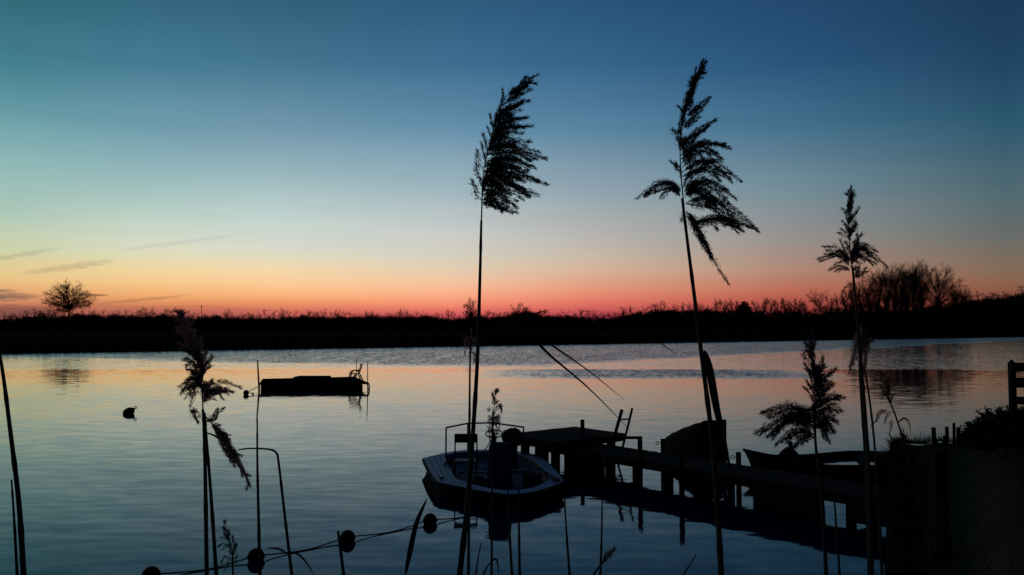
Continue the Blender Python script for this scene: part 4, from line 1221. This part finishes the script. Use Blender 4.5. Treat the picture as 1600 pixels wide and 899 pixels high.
# ------------------------------------------------------------------ reeds in front of the camera
def px_line(pts, Y, dy=0.0, n=24, ydip=0.0):
    out = []
    sp_ = smooth_px(pts, n)
    for i, (x, y) in enumerate(sp_):
        t = i / n; out.append(at_y(x, y, Y + dy * t + ydip * math.sin(t * math.pi)))
    return out
def stem_obj(parent, pts, Y, wtop, wbot, name='stem', root=True, m='reed'):
    """stem along pixel points from top to bottom, then on down to its root"""
    P = px_line(pts, Y, n=max(12, 6 * len(pts)))
    if root:
        d = (P[-1] - P[-4]).normalized(); 
        if d.z > -.2: d = Vector((0, 0, -1))
        gzv = bank_z(P[-1].x, Y) - .06
        k = (P[-1].z - gzv) / -d.z
        e = P[-1] + Vector((d.x * min(k, .5), 0, gzv - P[-1].z)); P += [P[-1].lerp(e, .5), e]
    nP = len(P); mb = MB(); rad = []
    for i in range(nP):
        r = (wtop + (wbot - wtop) * i / (nP - 1)) / F * Y / 2
        if i % 7 == 4: r *= 1.18
        rad.append(r)
    mb.tube(P, rad, 7)
    mb.build(name, m, parent)
    return P
def plume(mb, rng, pts, Y, wpx, dens=1.0, dyr=.5, size=1.0):
    """one drooping branch of a panicle, set with spikelets"""
    n = 12; sp_ = smooth_px(pts, n)
    L = sum(math.dist(a, b) for a, b in zip(sp_, sp_[1:])); dY = rng.uniform(-1, 1) * dyr * L / F * Y
    P = [at_y(x, y, Y + dY * (i / n)) for i, (x, y) in enumerate(sp_)]
    mb.tube(P, [.0007 * size * (1 - .6 * i / n) for i in range(n + 1)], 3, cap=False)
    mpp = Y / F
    cnt = int(L * 2.3 * dens)
    for k in range(cnt):
        t = rng.uniform(.12, 1.0) * n; i = min(int(t), n - 1); c = P[i].lerp(P[i + 1], t - i); tg = (P[i + 1] - P[i]).normalized()
        tt = t / n; spread = wpx * mpp * (1 - .75 * tt) * (.35 + .65 * math.sin(min(1, tt * 3) * math.pi / 2))
        off = Vector((rng.gauss(0, .5), rng.gauss(0, .5), rng.gauss(0, .5))) * spread
        d = tg + Vector((rng.uniform(-1, 1), rng.uniform(-1, 1), rng.uniform(-1, 1))) * .55
        mb.spike(c + off, d, mpp * rng.uniform(3.5, 9) * size, mpp * rng.uniform(.3, .62) * size)
def panicle(parent, seed, Y, rachis, plumes, wpx=5, dens=1.0, fill=1, body=0, bodyw=6, size=1.0, m='plume'):
    rng = random.Random(seed); mb = MB()
    P = px_line(rachis, Y, n=20); mb.tube(P, [Y / F * (1.3 - 1.0 * i / 20) for i in range(21)], 5)
    for pl in plumes:
        plume(mb, rng, pl, Y, wpx, dens, size=size)
        for f in range(fill if pl[-1][0] > pl[0][0] - 4 or abs(pl[-1][0] - pl[0][0]) > 18 else 0):
            s = rng.uniform(.45, .95); j = 5
            q = [pl[0]] + [(pl[0][0] + (x - pl[0][0]) * s + rng.uniform(-j, j), pl[0][1] + (y - pl[0][1]) * s + rng.uniform(-j, j)) for x, y in pl[1:]]
            plume(mb, rng, q, Y, wpx * .8, dens * .9, size=size)
    R_ = smooth_px(rachis, 20)
    for k in range(body):
        t = rng.uniform(.16, .985) ** .85 * 20; i = min(int(t), 19); x = R_[i][0] + (R_[i + 1][0] - R_[i][0]) * (t - i); y = R_[i][1] + (R_[i + 1][1] - R_[i][1]) * (t - i)
        a = math.atan2(R_[i + 1][1] - R_[i][1], R_[i + 1][0] - R_[i][0]) + rng.gauss(0, .42); l = rng.uniform(.5, 1.6) * bodyw * (1.25 - .75 * t / 20)
        plume(mb, rng, [(x, y), (x + math.cos(a) * l * .5, y + math.sin(a) * l * .5), (x + math.cos(a) * l, y + math.sin(a) * l + l * .08)], Y, 3.0, dens, size=size)
    return mb.build('panicle', m, parent)
def leaf(parent, pts, Y, wpx, dy=0.0, side=(0, 1, 0)):
    n = 18; P = px_line(pts, Y, dy, n)
    ws = [wpx / F * Y * (math.sin(min(1, (i / n + .08) * 2.2) * math.pi / 2)) * (1 - (i / n) ** 2.2) + .0004 for i in range(n + 1)]
    mb = MB(); mb.ribbon(P, ws, side, .2); return mb.build('leaf', 'leaf', parent)
def reed(label, px, Y, group='reeds in front of the camera'):
    p = at_y(px, 899, Y); return thing('reed', label, 'reed', (p.x, Y, bank_z(p.x, Y)), group)

# R1: the big wind-blown plume
r = reed('tallest straight reed with a full feathery plume blown to the right', 735, 1.7)
stem_obj(r, [(752, 345), (750, 430), (746, 560), (738, 690), (729, 800), (718, 899)], 1.7, 3.6, 10)
rach = [(752, 351), (753, 320), (755, 273), (766, 221), (778, 181), (795, 146), (828, 125)]
pl = []
for s0, tip, sag in [((796, 150), (829, 127), 0), ((790, 158), (828, 140), 0), ((781, 178), (826, 158), -3), ((776, 190), (812, 172), -3), ((773, 200), (823, 184), -4), ((770, 208), (831, 197), -4), ((768, 216), (815, 208), -4),
                     ((765, 226), (829, 222), -5), ((763, 234), (842, 238), -6), ((761, 243), (853, 248), -8), ((760, 252), (836, 262), -8), ((758, 260), (823, 268), -8), ((757, 268), (840, 282), -9), ((756, 276), (854, 288), -10),
                     ((755, 284), (820, 296), -9), ((755, 290), (840, 305), -9), ((754, 297), (818, 312), -8), ((754, 304), (808, 325), -8), ((753, 312), (806, 332), -6), ((753, 318), (790, 330), -5),
                     ((755, 262), (806, 250), -8), ((760, 240), (804, 226), -6), ((768, 210), (800, 190), -4), ((757, 270), (800, 275), -8), ((755, 285), (790, 300), -8), ((764, 228), (790, 205), -4), ((774, 195), (796, 165), -2)]:
    mx = ((s0[0] + tip[0]) / 2, (s0[1] + tip[1]) / 2 + sag); pl.append([s0, mx, tip])
for s0, tip in (((755, 268), (746, 236)), ((754, 285), (744, 256)), ((753, 305), (738, 283)), ((753, 314), (743, 300))): pl.append([s0, ((s0[0] + tip[0]) / 2 - 3, (s0[1] + tip[1]) / 2), tip])
panicle(r, 1, 1.7, rach, pl, 8, 1.3, 4, 40, 22)
leaf(r, [(746, 540), (790, 512), (825, 522), (860, 556), (920, 607), (985, 673)], 1.7, 5.5, .15)
leaf(r, [(747, 520), (800, 508), (835, 522), (870, 545), (920, 580), (977, 626)], 1.72, 4.5, .2)
leaf(r, [(747, 530), (790, 505), (830, 492), (860, 484)], 1.68, 4, -.1)
leaf(r, [(747, 525), (860, 503), (960, 512), (1025, 533), (1056, 554)], 1.74, 4, .2)
# R2
r = reed('tall reed with a loose open plume whose lowest branches hang down right', 1127, 1.5)
stem_obj(r, [(1066, 310), (1075, 384), (1086, 470), (1097, 560), (1112, 680), (1121, 790), (1127, 899)], 1.5, 4.2, 10)
rach = [(1075, 384), (1069, 325), (1064, 270), (1063, 219), (1071, 173), (1083, 131), (1099, 100)]
pl = [[(1078, 150), (1086, 128), (1098, 102)], [(1082, 136), (1090, 118), (1100, 104)], [(1073, 168), (1080, 146), (1090, 122)], [(1072, 175), (1076, 156), (1082, 138)], [(1075, 181), (1088, 168), (1109, 152)], [(1068, 200), (1085, 182), (1104, 160)], [(1064, 236), (1084, 206), (1117, 188)], [(1064, 244), (1085, 215), (1108, 196)], [(1064, 249), (1098, 222), (1140, 232)], [(1065, 256), (1095, 226), (1132, 226)],
      [(1066, 262), (1095, 238), (1125, 246)], [(1066, 270), (1110, 250), (1157, 283)], [(1067, 276), (1105, 262), (1140, 272)], [(1067, 282), (1100, 258), (1128, 250)],
      [(1069, 300), (1105, 282), (1149, 310)], [(1069, 304), (1100, 290), (1140, 318)], [(1070, 308), (1095, 296), (1130, 322)], [(1069, 298), (1098, 278), (1135, 296)],
      [(1071, 317), (1110, 310), (1150, 328), (1185, 361)], [(1071, 319), (1115, 318), (1150, 335), (1178, 356)], [(1078, 352), (1115, 340), (1140, 348), (1160, 361)], [(1080, 354), (1120, 342), (1150, 345), (1172, 356)],
      [(1072, 330), (1090, 355), (1105, 385), (1120, 415), (1138, 444)], [(1072, 330), (1088, 352), (1100, 380), (1112, 405)],
      [(1062, 308), (1048, 286), (1024, 288), (996, 310)], [(1062, 306), (1050, 288), (1030, 288), (1008, 303)], [(1063, 240), (1057, 212), (1051, 203)], [(1065, 200), (1068, 180), (1072, 160)], [(1069, 330), (1066, 338), (1064, 345)], [(1063, 270), (1058, 262), (1056, 258)]]
panicle(r, 2, 1.5, rach, pl, 7, 1.3, 3, 34, 20)
leaf(r, [(1100, 548), (1108, 575), (1120, 640), (1132, 690), (1146, 760)], 1.5, 14, .05)
# R3
r = reed('reed with a small spreading tree shaped plume in front of the poplars', 1360, 2.2)
stem_obj(r, [(1332, 420), (1337, 470), (1344, 560), (1352, 650), (1358, 760), (1362, 899)], 2.2, 3, 7.5)
rach = [(1336, 452), (1330, 405), (1327, 369), (1326, 336), (1328.5, 301)]
pl = [[(1326, 335), (1327, 318), (1329, 303)], [(1326, 330), (1330, 316), (1331, 306)], [(1326, 345), (1322, 335), (1317, 327)], [(1327, 350), (1334, 338), (1341, 326)], [(1327, 375), (1320, 368), (1311, 364)], [(1327, 365), (1333, 355), (1339, 350)], [(1327, 413), (1310, 388), (1287, 386)], [(1328, 416), (1308, 398), (1278, 405)],
      [(1328, 410), (1316, 395), (1290, 398)], [(1328, 424), (1312, 416), (1296, 422)], [(1327, 405), (1320, 390), (1314, 377)], [(1329, 400), (1336, 380), (1346, 367)], [(1329, 402), (1345, 380), (1371, 394)], [(1330, 412), (1350, 388), (1387, 418)], [(1331, 414), (1350, 396), (1372, 408)],
      [(1330, 408), (1348, 388), (1362, 398)], [(1330, 405), (1342, 390), (1352, 384)], [(1334, 432), (1345, 430), (1352, 420)], [(1334, 424), (1338, 418), (1342, 432)], [(1334, 443), (1325, 446), (1316, 455)], [(1335, 448), (1328, 460), (1322, 470)]]
panicle(r, 3, 2.2, rach, pl, 5, 1.4, 2, 40, 15, .85)
r = reed('reed with a drooping clotted head bent left, close beside the tree shaped plume', 1352, 2.4)
stem_obj(r, [(1349, 520), (1343, 560), (1347, 640), (1352, 720), (1358, 899)], 2.4, 3, 5)
panicle(r, 4, 2.4, [(1345, 560), (1349, 535), (1347, 515)], [[(1348, 520), (1338, 530), (1327, 582)], [(1348, 518), (1340, 540), (1330, 570)], [(1349, 522), (1352, 545), (1352, 585)], [(1349, 525), (1345, 550), (1349, 580)]], 6, 1.6, 2, 10, 12, .9, m='lit_pale_plume')
r = reed('thin pale headless reed stem right of the tree shaped plume', 1378, 2.6)
stem_obj(r, [(1350, 570), (1358, 620), (1366, 690), (1373, 790), (1378, 899)], 2.6, 2.4, 4.5)
# R4
r = reed('short dark bushy plume with low branches swept left over the rowing boat', 1290, 1.9)
stem_obj(r, [(1272, 640), (1275, 700), (1284, 770), (1291, 899)], 1.9, 3, 7)
pl = [[(1274, 620), (1290, 590), (1305, 576)], [(1274, 640), (1295, 618), (1318, 622)], [(1274, 650), (1298, 632), (1315, 642)], [(1274, 665), (1290, 655), (1302, 677)], [(1274, 670), (1285, 662), (1296, 690)], [(1273, 660), (1235, 632), (1191, 646)], [(1273, 668), (1230, 650), (1181, 677)], [(1273, 672), (1235, 660), (1200, 682)],
      [(1273, 680), (1240, 672), (1213, 694)], [(1273, 662), (1245, 640), (1215, 646)], [(1273, 684), (1255, 682), (1240, 698)], [(1270, 600), (1262, 570), (1256, 552)], [(1272, 610), (1280, 580), (1286, 560)], [(1272, 640), (1250, 645), (1225, 660)], [(1273, 630), (1290, 605), (1300, 600)], [(1273, 655), (1290, 650), (1308, 660)]]
panicle(r, 5, 1.9, [(1275, 700), (1274, 650), (1272, 590), (1264, 530)], pl, 9, 1.3, 4, 60, 26)
# R5
r = reed('left foreground reed with a dense upright dark plume and a side spray', 323, 2.0)
stem_obj(r, [(317, 640), (319, 680), (321, 760), (323, 899)], 2.0, 4, 7)
pl = [[(305, 560), (292, 548), (280, 538)], [(308, 575), (296, 565), (288, 562)], [(312, 590), (298, 592), (282, 604)], [(314, 605), (300, 605), (290, 622)], [(315, 612), (305, 615), (297, 634)], [(312, 590), (322, 570), (330, 557)], [(311, 580), (318, 560), (322, 548)], [(308, 560), (312, 545), (314, 530)],
      [(300, 545), (292, 520), (285, 500)], [(303, 550), (298, 525), (294, 508)], [(306, 560), (304, 535), (302, 520)], [(309, 570), (308, 550), (307, 538)], [(313, 600), (296, 600), (286, 612)], [(313, 595), (304, 580), (294, 578)],
      [(317, 628), (326, 605), (348, 597), (375, 606)], [(318, 625), (332, 605), (348, 606), (362, 612)], [(317, 630), (330, 615), (345, 610)], [(318, 622), (324, 605), (330, 596)], [(311, 645), (303, 645), (308, 658)], [(322, 660), (334, 650), (349, 639)]]
panicle(r, 6, 2.0, [(317, 640), (316, 620), (312, 580), (303, 547), (290, 510), (283, 495)], pl, 6, 1.2, 3, 100, 19, m='lit_pale_plume')
r = reed('second left reed with one panicle drooping down right like a tassel', 338, 2.05)
stem_obj(r, [(320, 645), (323, 690), (330, 780), (338, 899)], 2.05, 3, 6.5)
panicle(r, 7, 2.05, [(320, 650), (330, 660), (340, 671), (360, 697), (392, 760)], [[(338, 668), (352, 700), (366, 728)], [(345, 676), (362, 705), (378, 735)], [(352, 688), (370, 718), (388, 752)], [(342, 672), (352, 690), (360, 712)], [(360, 700), (376, 725), (390, 758)]], 4.5, 1.5, 2, 24, 15, .9, m='lit_pale_plume')
leaf(r, [(321, 676), (335, 681), (345, 690), (352, 706)], 2.05, 3)
# R6 small drooping reed at the right
r = reed('slender reed with a small pointed head leaning over the jetty end', 1457, 2.6)
stem_obj(r, [(1387, 620), (1400, 652), (1413, 694), (1431, 763), (1447, 819), (1457, 899)], 2.6, 2.2, 4)
panicle(r, 8, 2.6, [(1390, 630), (1386, 612), (1382, 590)], [[(1388, 625), (1380, 608), (1375, 602)], [(1389, 628), (1382, 615), (1378, 622)], [(1388, 622), (1389, 605), (1390, 612)], [(1388, 628), (1394, 618), (1393, 628)], [(1386, 640), (1375, 648), (1362, 665)], [(1390, 643), (1386, 650), (1382, 661)], [(1394, 655), (1392, 665), (1390, 679)], [(1410, 692), (1413, 682), (1411, 672)], [(1413, 690), (1411, 680), (1408, 690)]], 3.4, 1.8, 1, 12, 12, .6)
leaf(r, [(1404, 660), (1412, 654), (1420, 660), (1424, 684)], 2.6, 3)
# R7, R1b, R8
r = reed('small knobbly reed head standing up before the boat console', 768, 2.6)
stem_obj(r, [(770, 690), (769, 760), (768, 899)], 2.6, 2.6, 4)
panicle(r, 9, 2.6, [(768, 695), (770, 660), (774, 612)], [[(772, 632), (773, 622), (775, 611)], [(772, 640), (765, 638), (764, 642)], [(772, 640), (779, 634), (783, 640)], [(771, 660), (764, 655), (766, 668)], [(771, 655), (777, 652), (776, 668)], [(770, 680), (764, 672), (766, 690)], [(770, 680), (776, 674), (775, 690)]], 4.5, 2.0, 2, 26, 10, .6)
r = reed('thin reed with a little withered head half hidden beside the tallest stem', 733, 2.3)
stem_obj(r, [(735, 530), (734, 600), (733, 740), (732, 899)], 2.3, 2.4, 5)
panicle(r, 10, 2.3, [(734, 572), (735, 545), (737, 515)], [[(735, 540), (728, 530), (726, 540)], [(735, 545), (728, 545), (726, 555)], [(735, 535), (742, 530), (744, 540)], [(735, 550), (741, 552), (741, 565)]], 4, 1.6, 1, 14, 10, .6, m='lit_pale_plume')
r = reed('short young reed head low down between left stems and float', 364, 2.9)
stem_obj(r, [(363, 870), (364, 899)], 2.9, 2.5, 3)
panicle(r, 11, 2.9, [(364, 892), (363, 865), (357, 839), (350, 816)], [[(362, 860), (350, 850), (342, 854)], [(363, 878), (352, 870), (346, 880)], [(363, 870), (368, 860), (369, 852)], [(358, 842), (352, 838), (350, 830)], [(360, 850), (364, 846), (363, 838)], [(363, 882), (357, 880), (352, 890)], [(363, 880), (368, 878), (370, 868)]], 3.5, 1.8, 1, 22, 11, .6)
# bare stems
r = reed('headless straight reed stem rising from a float to the raft reflection', 405, 2.2); stem_obj(r, [(402, 655), (402, 720), (404, 810), (406, 899)], 2.2, 2.2, 6)
r = reed('reed stem snapped over at the top into a hook, right of the headless stem', 456, 2.3)
stem_obj(r, [(372, 703), (390, 701), (418, 702), (431, 707), (435, 720), (442, 780), (449, 840), (456, 899)], 2.3, 2, 5)
leaf(r, [(453, 868), (436, 858), (424, 857), (415, 856)], 2.3, 3.5); leaf(r, [(454, 862), (468, 868), (482, 884), (492, 903)], 2.3, 3.5)
r = reed('long bare reed stem leaning left at the left picture edge', 37, 1.9); stem_obj(r, [(-6, 530), (4, 580), (17, 680), (30, 790), (37, 899)], 1.9, 4, 9)
r = reed('shorter thin reed stem beside the long leaning one at left edge', 27, 2.2); stem_obj(r, [(18, 750), (22, 810), (27, 899)], 2.2, 2.5, 5)
r = reed('short reed stub with a broken top next to the float', 537, 2.6); stem_obj(r, [(528, 830), (532, 860), (537, 899)], 2.6, 4, 5.5)
r = reed('broad hanging reed leaf on a low stem left of the motor boat', 634, 2.2)
stem_obj(r, [(634, 894), (632, 905)], 2.2, 2, 3)
leaf(r, [(634, 896), (640, 865), (650, 820), (661, 793), (668, 778)], 2.2, 9)
for lb, X, pts, Y, a, b in (('thin bare reed stem under the right bow of the motor boat', 889, [(882, 778), (885, 830), (890, 899)], 2.6, 2, 4.5),
                            ('thin bare reed stem standing in open water between boat and jetty', 938, [(941, 778), (940, 840), (938, 899)], 2.6, 2, 4.5),
                            ('left one of two low bare stems rising below the boat', 798, [(793, 765), (796, 830), (800, 899)], 2.5, 2.4, 5),
                            ('right one of two low bare stems rising below the boat', 812, [(810, 765), (811, 830), (812, 899)], 2.5, 2.4, 5),
                            ('faint bare reed stem crossing the reflection of the jetty at right', 1312, [(1300, 735), (1305, 800), (1312, 899)], 2.4, 2, 4)):
    r = reed(lb, X, Y); stem_obj(r, pts, Y, a, b)
r = reed('low reed leaf arched into a loop at the bottom of the view', 757, 2.6)
stem_obj(r, [(766, 880), (759, 890), (755, 899)], 2.6, 2.2, 3); leaf(r, [(766, 880), (772, 874), (777, 878), (780, 903)], 2.6, 4)
r = reed('short feathery reed tuft leaning right at the bottom centre', 926, 2.6)
stem_obj(r, [(948, 872), (936, 886), (926, 901)], 2.6, 2.5, 3.5)
panicle(r, 12, 2.6, [(938, 884), (948, 872), (960, 860)], [[(944, 876), (950, 866), (956, 860)], [(940, 882), (950, 874), (955, 868)]], 3, 1.4, 1, 8, 12, .6)
r = reed('thin single reed blade slanting up right at the bottom, right of centre', 1066, 2.6); stem_obj(r, [(1088, 866), (1077, 884), (1066, 901)], 2.6, 1.6, 3)
r = reed('thin reed blade slanting up right beneath the boat reflection', 743, 2.6); stem_obj(r, [(752, 848), (747, 872), (743, 901)], 2.6, 1.4, 3)
